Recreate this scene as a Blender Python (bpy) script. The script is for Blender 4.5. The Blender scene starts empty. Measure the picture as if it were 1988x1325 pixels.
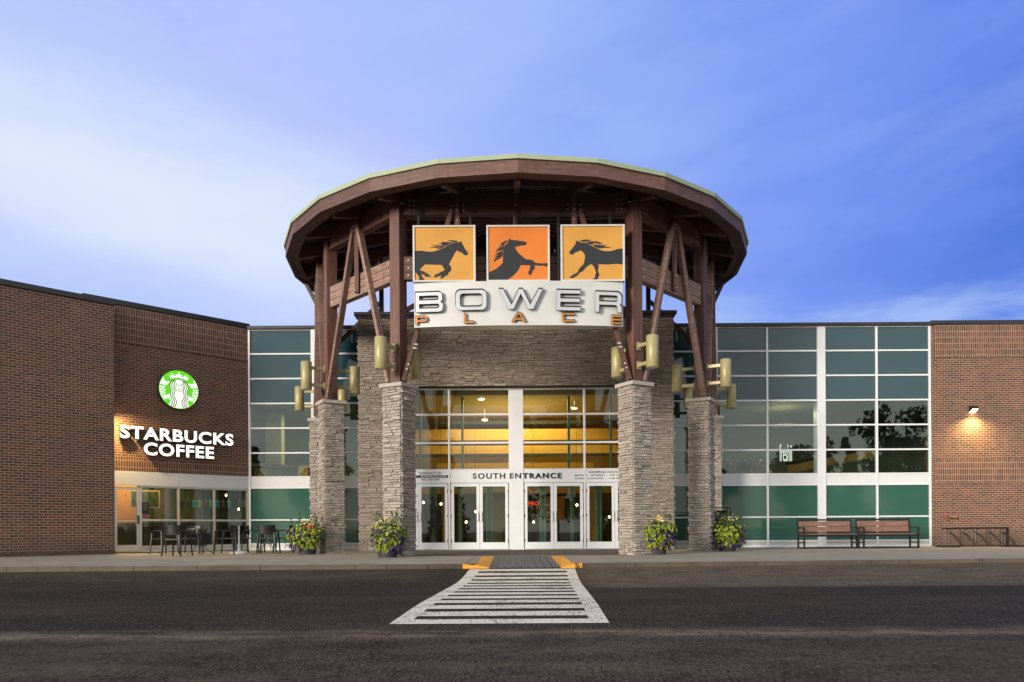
import bpy, bmesh, math, random
from mathutils import Vector, Matrix
random.seed(7)
R = math.radians
scene = bpy.context.scene
COL = scene.collection

# ------------------------------------------------------------------ camera
F, PX, PY, ROLL, EYE = 1480.0, 994.0, 1030.0, 0.006, 0.63
cam_d = bpy.data.cameras.new('camera'); cam = bpy.data.objects.new('camera', cam_d); COL.objects.link(cam)
cam_d.sensor_width = 36; cam_d.lens = F/1988*36
cam_d.shift_x = 0.0; cam_d.shift_y = (PY-662.5)/1988
cam_d.clip_start = 0.05; cam_d.clip_end = 3000
cam.location = (0, 0, EYE)
cam.rotation_euler = (Matrix.Rotation(R(90), 3, 'X') @ Matrix.Rotation(-ROLL, 3, 'Z')).to_euler()
scene.camera = cam

# ------------------------------------------------------------------ colour management
vs = scene.view_settings
vs.view_transform = 'Standard'; vs.look = 'None'; vs.gamma = 1; vs.use_curve_mapping = False
vs.exposure = 0.0

def rgb(r, g, b):
    f = lambda c: (c/255/12.92) if c/255 <= 0.04045 else ((c/255+0.055)/1.055)**2.4
    return (f(r), f(g), f(b), 1)

# ------------------------------------------------------------------ node helper
class NT:
    def __init__(s, tree): s.t = tree; s.n = tree.nodes; s.l = tree.links
    def node(s, typ, **kw):
        n = s.n.new(typ)
        for k, v in kw.items():
            if k.startswith('i_'):
                key = k[2:]
                key = int(key) if key.isdigit() else key.replace('_', ' ')
                s.set(n.inputs[key], v)
            else: setattr(n, k, v)
        return n
    def set(s, sock, v):
        if hasattr(v, 'is_output') or isinstance(v, bpy.types.NodeSocket): s.l.new(v, sock)
        else: sock.default_value = v
    def m(s, op, a, b=None, c=None, clamp=False):
        n = s.n.new('ShaderNodeMath'); n.operation = op; n.use_clamp = clamp
        s.set(n.inputs[0], a)
        if b is not None: s.set(n.inputs[1], b)
        if c is not None: s.set(n.inputs[2], c)
        return n.outputs[0]
    def mr(s, v, a, b, c=0.0, d=1.0, smooth=False):
        n = s.n.new('ShaderNodeMapRange'); n.clamp = True
        if smooth: n.interpolation_type = 'SMOOTHSTEP'
        s.set(n.inputs[0], v)
        for i, x in enumerate((a, b, c, d)): s.set(n.inputs[i+1], x)
        return n.outputs[0]
    def mix(s, f, a, b, blend='MIX'):
        n = s.n.new('ShaderNodeMix'); n.data_type = 'RGBA'; n.blend_type = blend
        s.set(n.inputs[0], f); s.set(n.inputs[6], a); s.set(n.inputs[7], b)
        return n.outputs[2]
    def ramp(s, f, stops, interp='LINEAR'):
        n = s.n.new('ShaderNodeValToRGB'); n.color_ramp.interpolation = interp
        e = n.color_ramp.elements
        while len(e) < len(stops): e.new(0.5)
        for q, (p, c) in zip(e, stops): q.position = p; q.color = c
        s.set(n.inputs[0], f); return n.outputs[0]
    def noise(s, vec, scale, detail=3, rough=0.5):
        n = s.n.new('ShaderNodeTexNoise'); s.set(n.inputs['Vector'], vec)
        n.inputs['Scale'].default_value = scale; n.inputs['Detail'].default_value = detail
        n.inputs['Roughness'].default_value = rough
        return n.outputs[0]
    def sep(s, v):
        n = s.n.new('ShaderNodeSeparateXYZ'); s.set(n.inputs[0], v); return n.outputs
    def comb(s, x, y, z):
        n = s.n.new('ShaderNodeCombineXYZ')
        for i, q in enumerate((x, y, z)): s.set(n.inputs[i], q)
        return n.outputs[0]
    def scalev(s, v, x, y, z):
        n = s.n.new('ShaderNodeVectorMath'); n.operation = 'MULTIPLY'; s.set(n.inputs[0], v)
        n.inputs[1].default_value = (x, y, z); return n.outputs[0]

# ------------------------------------------------------------------ world: dusk sky with cloud
SUN_EL, SUN_AZ = R(10), R(-138)       # sun azimuth measured from +Y towards +X : low, behind the camera, to the left
w = bpy.data.worlds.new('World'); scene.world = w; w.use_nodes = True
t = NT(w.node_tree); w.node_tree.nodes.clear()
tc = t.node('ShaderNodeTexCoord'); d = tc.outputs['Generated']
x, y, z = t.sep(d)
wob = t.noise(t.scalev(d, 2.0, 2.0, 7.0), 1.6, 6, 0.55)
wob2 = t.noise(t.scalev(d, 1.5, 1.5, 5.0), 5.0, 5, 0.6)
xx = t.m('ADD', x, t.m('MULTIPLY', t.m('SUBTRACT', wob, 0.5), 0.35))
xx = t.m('ADD', xx, t.m('MULTIPLY', t.m('SUBTRACT', wob2, 0.5), 0.10))
front = t.ramp(t.mr(xx, -0.6, 0.6), [(0.0, rgb(188, 209, 255)), (0.3, rgb(180, 199, 255)), (0.55, rgb(156, 183, 252)),
                                     (0.78, rgb(120, 152, 243)), (1.0, rgb(80, 121, 224))])
band_c = t.m('SUBTRACT', 0.345, t.m('MULTIPLY', t.m('ADD', x, 0.3), 0.20))
zb = t.m('ADD', z, t.m('MULTIPLY', t.m('SUBTRACT', wob, 0.5), 0.14))
bd = t.m('ABSOLUTE', t.m('SUBTRACT', zb, band_c))
band = t.m('MULTIPLY', t.mr(bd, 0.13, 0.0, smooth=True), t.mr(xx, 0.02, -0.33, smooth=True))
vio = t.mr(t.noise(t.scalev(d, 1.4, 1.4, 3.2), 2.3, 4, .5), .48, .66, smooth=True)
front = t.mix(t.m('MULTIPLY', t.m('MULTIPLY', vio, 0.75), t.mr(x, .25, -.05)), front, rgb(186, 193, 255))
dg = t.comb(t.m('ADD', t.m('MULTIPLY', x, 1.0), t.m('MULTIPLY', z, 1.6)), t.m('MULTIPLY', y, .6), t.m('SUBTRACT', t.m('MULTIPLY', z, 6.0), t.m('MULTIPLY', x, 2.2)))
wisp = t.mr(t.noise(dg, 1.5, 7, .60), .40, .72, smooth=True)
front = t.mix(t.m('MULTIPLY', wisp, 0.20), front, rgb(190, 205, 255))
dkc = t.mr(t.noise(dg, 0.9, 5, .55), .50, .64, smooth=True)
front = t.mix(t.m('MULTIPLY', t.m('MULTIPLY', dkc, .38), t.mr(x, -.1, .3)), front, rgb(98, 134, 232))
front = t.mix(t.m('MULTIPLY', band, 0.95), front, rgb(226, 236, 255))
# deeper top-left corner, hazier strip low down
tl = t.m('MULTIPLY', t.mr(t.m('ADD', z, t.m('MULTIPLY', t.m('SUBTRACT', wob2, .5), .2)), 0.50, 0.64, smooth=True), t.mr(xx, -0.2, -0.42))
front = t.mix(t.m('MULTIPLY', tl, 0.8), front, rgb(150, 170, 244))
lowr = t.m('MULTIPLY', t.mr(bd, 0.0, 1.0, 1.0, 0.0), t.mr(t.m('ADD', z, t.m('MULTIPLY', t.m('SUBTRACT', wob, .5), .25)), 0.30, 0.24, smooth=True))
lowr = t.m('MULTIPLY', lowr, t.mr(x, 0.02, 0.16))
front = t.mix(t.m('MULTIPLY', lowr, t.mr(wob2, 0.32, 0.6)), front, rgb(160, 186, 247))
back = t.ramp(t.mr(z, 0.0, 0.9), [(0, (1.40, 1.22, 0.98, 1)), (0.22, (1.25, 1.22, 1.14, 1)), (0.5, (0.86, 0.94, 1.02, 1)), (1, (0.52, 0.62, 0.78, 1))])
cb = t.mr(wob, 0.42, 0.62)
back = t.mix(t.m('MULTIPLY', cb, 0.55), back, (0.55, 0.58, 0.62, 1))
skyc = t.mix(t.mr(y, 0.25, -0.15, smooth=True), front, back)
skyc = t.mix(t.mr(z, 0.0, -0.05), skyc, (0.10, 0.095, 0.09, 1))
bg1 = t.node('ShaderNodeBackground', i_Color=skyc, i_Strength=0.97)
st = t.node('ShaderNodeTexSky', sky_type='NISHITA', sun_disc=False, sun_elevation=SUN_EL, sun_rotation=SUN_AZ, altitude=900)
bg2 = t.node('ShaderNodeBackground', i_Color=st.outputs[0], i_Strength=0.006)
ad = t.node('ShaderNodeAddShader'); t.l.new(bg1.outputs[0], ad.inputs[0]); t.l.new(bg2.outputs[0], ad.inputs[1])
wo = t.node('ShaderNodeOutputWorld'); t.l.new(ad.outputs[0], wo.inputs[0])

# ------------------------------------------------------------------ soft low sun (behind thin cloud)
sd = bpy.data.lights.new('sun', 'SUN'); sd.energy = 3.9; sd.angle = R(16); sd.color = (1.0, 0.90, 0.76)
so = bpy.data.objects.new('sun', sd); COL.objects.link(so)
dirv = Vector((math.sin(SUN_AZ)*math.cos(SUN_EL), math.cos(SUN_AZ)*math.cos(SUN_EL), math.sin(SUN_EL)))
so.rotation_euler = dirv.to_track_quat('Z', 'Y').to_euler(); so.location = (-20, -20, 20)

# ------------------------------------------------------------------ pixel -> place
def rot(x, y): return x-ROLL*(y-PY), y+ROLL*(x-PX)
def P(x, y, Y):
    x1, y1 = rot(x, y); return Vector(((x1-PX)*Y/F, Y, EYE+(PY-y1)*Y/F))
class Plane:                                    # vertical wall plane through o along unit dir u
    def __init__(s, o, ang):
        s.o = Vector(o); s.ang = ang; s.u = Vector((math.cos(ang), math.sin(ang)))
    def at(s, x, y):
        x1, y1 = rot(x, y); k = (x1-PX)/F
        q = (k*s.o.y-s.o.x)/(s.u.x-k*s.u.y); Yd = s.o.y+q*s.u.y
        return q, EYE+(PY-y1)*Yd/F

# ------------------------------------------------------------------ object helpers
def tag(o, label=None, cat=None, group=None, kind=None):
    if label: o['label'] = label
    if cat: o['category'] = cat
    if group: o['group'] = group
    if kind: o['kind'] = kind
    return o
def empty(name, loc=(0, 0, 0), rz=0, label=None, cat=None, group=None, kind=None):
    o = bpy.data.objects.new(name, None); COL.objects.link(o)
    o.location = loc; o.rotation_euler = (0, 0, rz); o.empty_display_size = .2
    return tag(o, label, cat, group, kind)
class MB:
    def __init__(s): s.v = []; s.f = []; s.c = []; s.mi = []; s.tone = []; s.usetone = False
    def add(s, vs, fs, mi=0, tone=None):
        b = len(s.v); s.v += [tuple(q) for q in vs]
        for f in fs: s.f.append(tuple(b+i for i in f)); s.mi.append(mi); s.tone.append(0.5 if tone is None else tone)
        if tone is not None: s.usetone = True
    def box(s, x0, x1, y0, y1, z0, z1, mi=0, tone=None):
        v = [(x, y, z) for z in (z0, z1) for y in (y0, y1) for x in (x0, x1)]
        s.add(v, [(0, 2, 3, 1), (4, 5, 7, 6), (0, 1, 5, 4), (2, 6, 7, 3), (0, 4, 6, 2), (1, 3, 7, 5)], mi, tone)
        return s
    def beam(s, a, b, w, h, up=(0, 0, 1), mi=0, roll=0):
        a = Vector(a); b = Vector(b); t = (b-a).normalized(); up = Vector(up)
        if abs(t.dot(up)) > .98: up = Vector((0, 1, 0))
        sx = t.cross(up).normalized(); sz = sx.cross(t).normalized()
        if roll: q = Matrix.Rotation(roll, 3, t); sx = q@sx; sz = q@sz
        v = [p+sx*w/2*i+sz*h/2*j for p in (a, b) for i, j in ((-1, -1), (1, -1), (1, 1), (-1, 1))]
        s.add(v, [(3, 2, 1, 0), (4, 5, 6, 7), (0, 1, 5, 4), (1, 2, 6, 5), (2, 3, 7, 6), (3, 0, 4, 7)], mi); return s
    def tube(s, a, b, r, n=8, r2=None, mi=0, cap=True):
        a = Vector(a); b = Vector(b); t = (b-a).normalized(); up = Vector((0, 0, 1)) if abs(t.z) < .95 else Vector((1, 0, 0))
        sx = t.cross(up).normalized(); sz = sx.cross(t)
        r2 = r if r2 is None else r2; v = []
        for p, rr in ((a, r), (b, r2)):
            for i in range(n): v.append(p+sx*math.cos(i*2*math.pi/n)*rr+sz*math.sin(i*2*math.pi/n)*rr)
        f = [(i, (i+1) % n, n+(i+1) % n, n+i) for i in range(n)]
        if cap: f += [tuple(range(n-1, -1, -1)), tuple(range(n, 2*n))]
        s.add(v, f, mi); return s
    def path(s, pts, r, n=6, mi=0):
        for a, b in zip(pts[:-1], pts[1:]): s.tube(a, b, r, n, mi=mi)
        return s
    def lathe(s, prof, c=(0, 0, 0), n=20, mi=0):
        v = []
        for r, z in prof:
            for i in range(n): v.append((c[0]+r*math.cos(i*2*math.pi/n), c[1]+r*math.sin(i*2*math.pi/n), c[2]+z))
        f = []
        for k in range(len(prof)-1):
            for i in range(n): f.append((k*n+i, k*n+(i+1) % n, (k+1)*n+(i+1) % n, (k+1)*n+i))
        f += [tuple(range(n-1, -1, -1)), tuple(range((len(prof)-1)*n, len(prof)*n))]
        s.add(v, f, mi); return s
    def build(s, name, mat, parent=None, bevel=0, smooth=False):
        me = bpy.data.meshes.new(name); me.from_pydata(s.v, [], s.f)
        for m in (mat if isinstance(mat, (list, tuple)) else [mat]): me.materials.append(m)
        for p, i in zip(me.polygons, s.mi): p.material_index = i; p.use_smooth = smooth
        if s.usetone:
            at = me.attributes.new('tone', 'FLOAT', 'FACE')
            for i, q in enumerate(s.tone): at.data[i].value = q
        me.update()
        o = bpy.data.objects.new(name, me); COL.objects.link(o)
        if parent is not None: o.parent = parent
        if bevel:
            b = o.modifiers.new('bevel', 'BEVEL'); b.width = bevel; b.segments = 2; b.limit_method = 'ANGLE'
        return o
def copy_tree(o, parent=None):
    c = o.copy(); COL.objects.link(c); c.parent = parent
    for ch in list(o.children): copy_tree(ch, c)
    return c
def fill_loops(loops, thick=0.0, res=1, off=0.0):
    """loops of 2D points (outer and holes) -> mesh data of a filled plate, front at z=+thick, back at 0"""
    cu = bpy.data.curves.new('tmp', 'CURVE'); cu.dimensions = '2D'; cu.fill_mode = 'BOTH'
    for lp in loops:
        sp = cu.splines.new('POLY'); sp.points.add(len(lp)-1)
        for p, q in zip(sp.points, lp): p.co = (q[0], q[1], 0, 1)
        sp.use_cyclic_u = True
    cu.extrude = thick/2; cu.offset = off
    return curve_mesh(cu, thick/2)
def curve_mesh(cu, dz=0):
    o = bpy.data.objects.new('tmp', cu); COL.objects.link(o)
    dg = bpy.context.evaluated_depsgraph_get(); dg.update()
    me = bpy.data.meshes.new_from_object(o.evaluated_get(dg)); bpy.data.objects.remove(o)
    for v in me.vertices: v.co.z += dz
    return me
def text_me(body, wd, ht, thick, bold=0.0, space=1.0):
    """text fitted to width wd and height ht, lower left at 0,0"""
    cu = bpy.data.curves.new('tmp', 'FONT'); cu.body = body; cu.size = 1; cu.offset = bold; cu.space_character = space
    cu.resolution_u = 4
    cu.extrude = 0.05
    me = curve_mesh(cu)
    xs = [v.co.x for v in me.vertices]; ys = [v.co.y for v in me.vertices]
    for v in me.vertices:
        v.co.x = (v.co.x-min(xs))/(max(xs)-min(xs))*wd; v.co.y = (v.co.y-min(ys))/(max(ys)-min(ys))*ht
        v.co.z = (v.co.z+.05)/.1*thick
    return me
def plate(me, name, mat, parent, fn):
    """place a flat mesh: fn(x, y, z)->3D point, z is the way out of the face"""
    for v in me.vertices: v.co = fn(*v.co)
    me.materials.clear(); me.materials.append(mat); me.name = name
    o = bpy.data.objects.new(name, me); COL.objects.link(o); o.parent = parent
    return o
def circ(cx, cy, r, n=40, a0=0, a1=2*math.pi, ry=None):
    ry = r if ry is None else ry; k = n if abs(a1-a0-2*math.pi) < 1e-6 else n-1
    return [(cx+r*math.cos(a0+(a1-a0)*i/k), cy+ry*math.sin(a0+(a1-a0)*i/k)) for i in range(n)]

# ------------------------------------------------------------------ materials
def new_mat(name):
    m = bpy.data.materials.new(name); m.use_nodes = True; m.node_tree.nodes.clear()
    t = NT(m.node_tree); b = t.node('ShaderNodeBsdfPrincipled'); o = t.node('ShaderNodeOutputMaterial')
    t.l.new(b.outputs[0], o.inputs[0]); return m, t, b, o
def simple(name, col, rough=.5, metal=0, var=.15, scale=8, bump=0, spec=.5):
    m, t, b, o = new_mat(name); tc = t.node('ShaderNodeTexCoord')
    n = t.noise(tc.outputs['Object'], scale, 5, .6)
    c2 = tuple(c*(1-var) for c in col[:3])+(1,); c1 = tuple(min(1, c*(1+var)) for c in col[:3])+(1,)
    t.l.new(t.mix(t.mr(n, .3, .7), c2, c1), b.inputs['Base Color'])
    t.set(b.inputs['Roughness'], t.mr(n, .2, .8, rough*.85, min(1, rough*1.15)))
    b.inputs['Metallic'].default_value = metal; b.inputs['Specular IOR Level'].default_value = spec
    if bump:
        bp = t.node('ShaderNodeBump', i_Strength=bump, i_Distance=.02); t.l.new(t.noise(tc.outputs['Object'], scale*6, 4), bp.inputs['Height'])
        t.l.new(bp.outputs[0], b.inputs['Normal'])
    return m
def brick_mat(name, soldier=False, warm=1.0, mort=(.54, .46, .36, 1), msize=.0105, stops=None):
    m, t, b, o = new_mat(name); tc = t.node('ShaderNodeTexCoord'); x, y, z = t.sep(tc.outputs['Object'])
    u = t.m('ADD', x, y)
    vec = t.comb(z, u, 0) if soldier else t.comb(u, z, 0)
    bt = t.node('ShaderNodeTexBrick', i_Vector=vec, i_Scale=1.0)
    bt.inputs['Color1'].default_value = (0, 0, 0, 1); bt.inputs['Color2'].default_value = (1, 1, 1, 1)
    bt.inputs['Mortar'].default_value = (0.5, .5, .5, 1)
    bt.inputs['Mortar Size'].default_value = msize*.5; bt.inputs['Mortar Smooth'].default_value = .1
    bt.inputs['Brick Width'].default_value = .203; bt.inputs['Row Height'].default_value = .074
    bt.offset = 0 if soldier else .5
    stops = stops or [(0, (.078, .034, .026, 1)), (.25, (.125, .044, .027, 1)), (.55, (.165, .056, .030, 1)), (.85, (.205, .074, .035, 1)), (1, (.11, .05, .036, 1))]
    col = t.ramp(bt.outputs['Color'], stops)
    n = t.noise(tc.outputs['Object'], 40, 4, .6); n2 = t.noise(tc.outputs['Object'], .6, 4, .6)
    col = t.mix(t.mr(n, .3, .7, 0, .22), col, (.06, .04, .035, 1))
    col = t.mix(t.mr(n2, .5, .75, 0, .25), col, (.10, .075, .06, 1))
    mc = t.mix(t.mr(n2, .3, .7), mort, tuple(q*.75 for q in mort[:3])+(1,))
    col = t.mix(bt.outputs['Fac'], col, mc)
    # stains: soot and water marks running down from the coping
    v2 = t.noise(t.scalev(tc.outputs['Object'], 3, 3, .25), 1.5, 4, .6)
    col = t.mix(t.mr(v2, .55, .75, 0, .22), col, (.05, .04, .036, 1))
    bd_ = t.m('ADD', z, t.m('MULTIPLY', t.noise(tc.outputs['Object'], 1.8, 4, .6), -.9)); col = t.mix(t.mr(bd_, .25, -.35, 0, .45), col, (.09, .075, .06, 1))
    ef_ = t.mr(t.noise(t.scalev(tc.outputs['Object'], 1, 1, .7), 1.1, 6, .7), .60, .72, 0, .16); col = t.mix(ef_, col, (.45, .40, .35, 1))
    t.l.new(col, b.inputs['Base Color']); b.inputs['Roughness'].default_value = .85
    bp = t.node('ShaderNodeBump', i_Strength=.6, i_Distance=.008)
    t.l.new(t.m('ADD', t.m('MULTIPLY', bt.outputs['Fac'], -1), t.m('MULTIPLY', n, .5)), bp.inputs['Height'])
    t.l.new(bp.outputs[0], b.inputs['Normal']); return m
def stone_mat(name, stops, rough=.9):
    m, t, b, o = new_mat(name); tc = t.node('ShaderNodeTexCoord')
    a = t.node('ShaderNodeAttribute', attribute_name='tone')
    n = t.noise(tc.outputs['Object'], 30, 6, .65); n1 = t.noise(tc.outputs['Object'], 6, 4, .6)
    f = t.m('ADD', a.outputs['Fac'], t.m('MULTIPLY', t.m('SUBTRACT', n1, .5), .35))
    col = t.ramp(f, stops)
    col = t.mix(t.mr(n, .42, .66, 0, .45), col, (.13, .11, .095, 1))
    t.l.new(col, b.inputs['Base Color']); b.inputs['Roughness'].default_value = rough
    bp = t.node('ShaderNodeBump', i_Strength=.7, i_Distance=.02); t.l.new(n, bp.inputs['Height']); t.l.new(bp.outputs[0], b.inputs['Normal'])
    return m
def wood_mat(name, c1, c2, c3, lam=True, sc=(1.2, 1.2, 26)):
    m, t, b, o = new_mat(name); tc = t.node('ShaderNodeTexCoord'); v = tc.outputs['Object']
    n = t.noise(t.scalev(v, *sc), 2.2, 5, .6); n2 = t.noise(v, .9, 3, .5)
    col = t.ramp(n, [(.3, c1), (.55, c2), (.75, c3)])
    col = t.mix(t.mr(n2, .45, .7, 0, .5), col, c1)
    oi = t.node('ShaderNodeObjectInfo'); k_ = t.mr(oi.outputs['Random'], 0, 1, .78, 1.22); col = t.mix(1.0, col, t.comb(k_, k_, k_), 'MULTIPLY')
    streak = t.mr(t.noise(t.scalev(v, 5, 5, .5), 1.6, 5, .65), .52, .66); col = t.mix(t.m('MULTIPLY', streak, .35), col, (.035, .02, .016, 1))
    if lam:
        z = t.sep(v)[2]; fr = t.m('FRACT', t.m('MULTIPLY', z, 1/.11))
        ln = t.mr(t.m('ABSOLUTE', t.m('SUBTRACT', fr, .5)), .455, .49)
        col = t.mix(t.m('MULTIPLY', ln, .6), col, (.03, .015, .012, 1))
    t.l.new(col, b.inputs['Base Color']); b.inputs['Roughness'].default_value = .62
    bp = t.node('ShaderNodeBump', i_Strength=.3, i_Distance=.01); t.l.new(n, bp.inputs['Height']); t.l.new(bp.outputs[0], b.inputs['Normal'])
    return m
def glass_mat(name, tint=(.75, .86, .80, 1), refl=.16):
    m, t, b, o = new_mat(name); t.n.remove(b)
    tr = t.node('ShaderNodeBsdfTransparent', i_Color=tint); gl = t.node('ShaderNodeBsdfGlossy', i_Roughness=.012)
    tc = t.node('ShaderNodeTexCoord')
    gl.inputs['Color'].default_value = (.78, .95, .97, 1)
    n = t.noise(tc.outputs['Object'], 1.3, 2, .4)
    bp = t.node('ShaderNodeBump', i_Strength=.05, i_Distance=.02); t.l.new(n, bp.inputs['Height']); t.l.new(bp.outputs[0], gl.inputs['Normal'])
    lw = t.node('ShaderNodeFresnel', i_IOR=1.45)
    mx = t.node('ShaderNodeMixShader'); t.l.new(t.m('ADD', lw.outputs[0], refl-.04, clamp=True), mx.inputs[0])
    t.l.new(tr.outputs[0], mx.inputs[1]); t.l.new(gl.outputs[0], mx.inputs[2]); t.l.new(mx.outputs[0], o.inputs[0]); return m
def spandrel(name, c1, c2, sp=.6):
    m, t, b, o = new_mat(name); tc = t.node('ShaderNodeTexCoord')
    n = t.noise(t.scalev(tc.outputs['Object'], .3, .3, 1.0), .9, 4, .55)
    t.l.new(t.mix(t.mr(n, .3, .7), c1, c2), b.inputs['Base Color'])
    b.inputs['Roughness'].default_value = .05; b.inputs['Specular IOR Level'].default_value = sp
    bp = t.node('ShaderNodeBump', i_Strength=.04, i_Distance=.02); t.l.new(t.noise(tc.outputs['Object'], 1.0, 2), bp.inputs['Height'])
    t.l.new(bp.outputs[0], b.inputs['Normal']); return m
def emit(name, col, s, edge=None):
    m, t, b, o = new_mat(name); b.inputs['Base Color'].default_value = tuple(c*.5 for c in col[:3])+(1,)
    b.inputs['Emission Color'].default_value = col; b.inputs['Emission Strength'].default_value = s
    return m
def asphalt():
    m, t, b, o = new_mat('asphalt'); tc = t.node('ShaderNodeTexCoord'); v = tc.outputs['Object']; x, y, z = t.sep(v)
    big = t.noise(t.scalev(v, .25, .9, 1), 1.1, 5, .6); ve = t.scalev(v, 1, .2, 1); fine = t.noise(ve, 45, 3, .8); grit = t.noise(ve, 95, 2, .85); mot = t.noise(t.scalev(v, .5, .8, 1), 3.2, 5, .65)
    st = t.noise(t.scalev(v, .16, 3.0, 1), 2.0, 5, .65)
    base = t.mix(t.mr(big, .38, .62), rgb(52, 45, 40), rgb(88, 77, 68))
    base = t.mix(t.mr(st, .45, .75, 0, .55), base, rgb(62, 52, 45))
    # near part and kerb lane are greyer and more worn
    base = t.mix(t.m('MULTIPLY', t.mr(t.m('ADD', y, t.m('MULTIPLY', big, 1.6)), 7.6, 6.2, smooth=True), t.mr(t.noise(t.scalev(v, .35, .8, 1), 1.7, 5, .6), .36, .60, .15, 1.0)), base, rgb(118, 106, 96))
    kl = t.mr(t.m('ADD', y, t.m('MULTIPLY', t.m('SUBTRACT', st, .5), 1.6)), 10.9, 11.4, smooth=True)
    kl = t.m('MULTIPLY', kl, t.mr(x, .6, 1.4)); base = t.mix(t.m('MULTIPLY', kl, .9), base, rgb(150, 137, 122))
    kl2 = t.m('MULTIPLY', t.mr(t.m('ADD', y, t.m('MULTIPLY', t.m('SUBTRACT', st, .5), 2.0)), 12.4, 13.4), t.mr(x, -1.2, -1.8))
    base = t.mix(t.m('MULTIPLY', kl2, .6), base, rgb(118, 104, 92))
    # light seam across the road
    yy = t.m('ADD', y, t.m('MULTIPLY', t.m('SUBTRACT', t.noise(t.scalev(v, .5, 0, 0), 1.0, 3), .5), .25))
    sm = t.m('MULTIPLY', t.mr(t.m('ABSOLUTE', t.m('SUBTRACT', yy, 6.36)), .42, .0, smooth=True), t.mr(t.noise(t.scalev(v, .6, 2, 1), 2.5, 4), .3, .55))
    base = t.mix(t.m('MULTIPLY', sm, .9), base, rgb(185, 168, 150))
    ck = t.mr(t.m('ABSOLUTE', t.m('SUBTRACT', yy, 6.38)), .012, .004); base = t.mix(t.m('MULTIPLY', ck, .8), base, rgb(30, 25, 22))
    # old sealed patch, nearly black
    pt = t.m('MULTIPLY', t.mr(t.m('ABSOLUTE', t.m('SUBTRACT', t.m('ADD', y, t.m('MULTIPLY', t.m('SUBTRACT', st, .5), .8)), 10.1)), .95, .55, smooth=True), t.mr(t.m('ABSOLUTE', x), 2.2, 4.5))
    base = t.mix(t.m('MULTIPLY', pt, .7), base, rgb(44, 40, 37))
    oil = t.mr(t.noise(v, .8, 4, .6), .62, .72); base = t.mix(t.m('MULTIPLY', oil, .35), base, rgb(40, 34, 30))
    base = t.mix(t.mr(mot, .42, .60, 0, .40), base, rgb(34, 29, 26))
    base = t.mix(t.mr(fine, .53, .64, 0, .42), base, rgb(128, 114, 100))
    base = t.mix(t.mr(fine, .48, .36, 0, .75), base, rgb(20, 16, 14))
    base = t.mix(t.mr(grit, .57, .66, 0, .55), base, rgb(190, 172, 152))
    base = t.mix(t.mr(grit, .45, .34, 0, .7), base, rgb(16, 13, 11))
    base = t.mix(1.0, base, (.57, .515, .425, 1), 'MULTIPLY')
    t.l.new(base, b.inputs['Base Color']); b.inputs['Roughness'].default_value = .88; b.inputs['Specular IOR Level'].default_value = .12
    bp = t.node('ShaderNodeBump', i_Strength=.5, i_Distance=.006); t.l.new(t.m('ADD', fine, grit), bp.inputs['Height']); t.l.new(bp.outputs[0], b.inputs['Normal'])
    return m
def concrete(name, c1, c2, joint=0, jx=0):
    m, t, b, o = new_mat(name); tc = t.node('ShaderNodeTexCoord'); v = tc.outputs['Object']; x, y, z = t.sep(v)
    n = t.noise(t.scalev(v, .5, 1, 1), 1.2, 6, .65); f = t.noise(v, 50, 4, .7)
    col = t.mix(t.mr(n, .3, .7), c1, c2)
    col = t.mix(t.mr(f, .4, .7, 0, .35), col, tuple(q*.55 for q in c1[:3])+(1,))
    s = t.mr(t.noise(v, 1.6, 6, .75), .52, .66); col = t.mix(t.m('MULTIPLY', s, .4), col, tuple(q*.5 for q in c1[:3])+(1,))
    if joint:
        for ax, off in ((x, .3), (y, .1)):
            fr = t.m('ABSOLUTE', t.m('SUBTRACT', t.m('FRACT', t.m('ADD', t.m('MULTIPLY', ax, 1/joint), off)), .5))
            col = t.mix(t.m('MULTIPLY', t.mr(fr, .5-.02/joint, .5-.008/joint), .7), col, (.05, .045, .04, 1))
    if jx:
        fr = t.m('ABSOLUTE', t.m('SUBTRACT', t.m('FRACT', t.m('MULTIPLY', x, 1/jx)), .5))
        col = t.mix(t.mr(fr, .5-.02/jx, .5-.008/jx), col, (.04, .035, .03, 1))
    t.l.new(col, b.inputs['Base Color']); b.inputs['Roughness'].default_value = .88
    bp = t.node('ShaderNodeBump', i_Strength=.3, i_Distance=.01); t.l.new(f, bp.inputs['Height']); t.l.new(bp.outputs[0], b.inputs['Normal'])
    return m
def paint_mat(name, col, wear=.5, under=rgb(58, 50, 44)):
    m, t, b, o = new_mat(name); tc = t.node('ShaderNodeTexCoord'); v = tc.outputs['Object']
    ve = t.scalev(v, 1, .25, 1); f = t.noise(ve, 40, 4, .8); g = t.noise(v, 2.5, 4, .6); k = t.noise(ve, 85, 2, .9)
    w_ = t.m('ADD', t.m('ADD', t.m('MULTIPLY', f, .6), t.m('MULTIPLY', g, .3)), t.m('MULTIPLY', k, .35))
    c = t.mix(t.mr(w_, .70-.10*wear, .80-.13*wear, 0, .9), col, under)
    t.l.new(c, b.inputs['Base Color']); b.inputs['Roughness'].default_value = .7; return m

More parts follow.
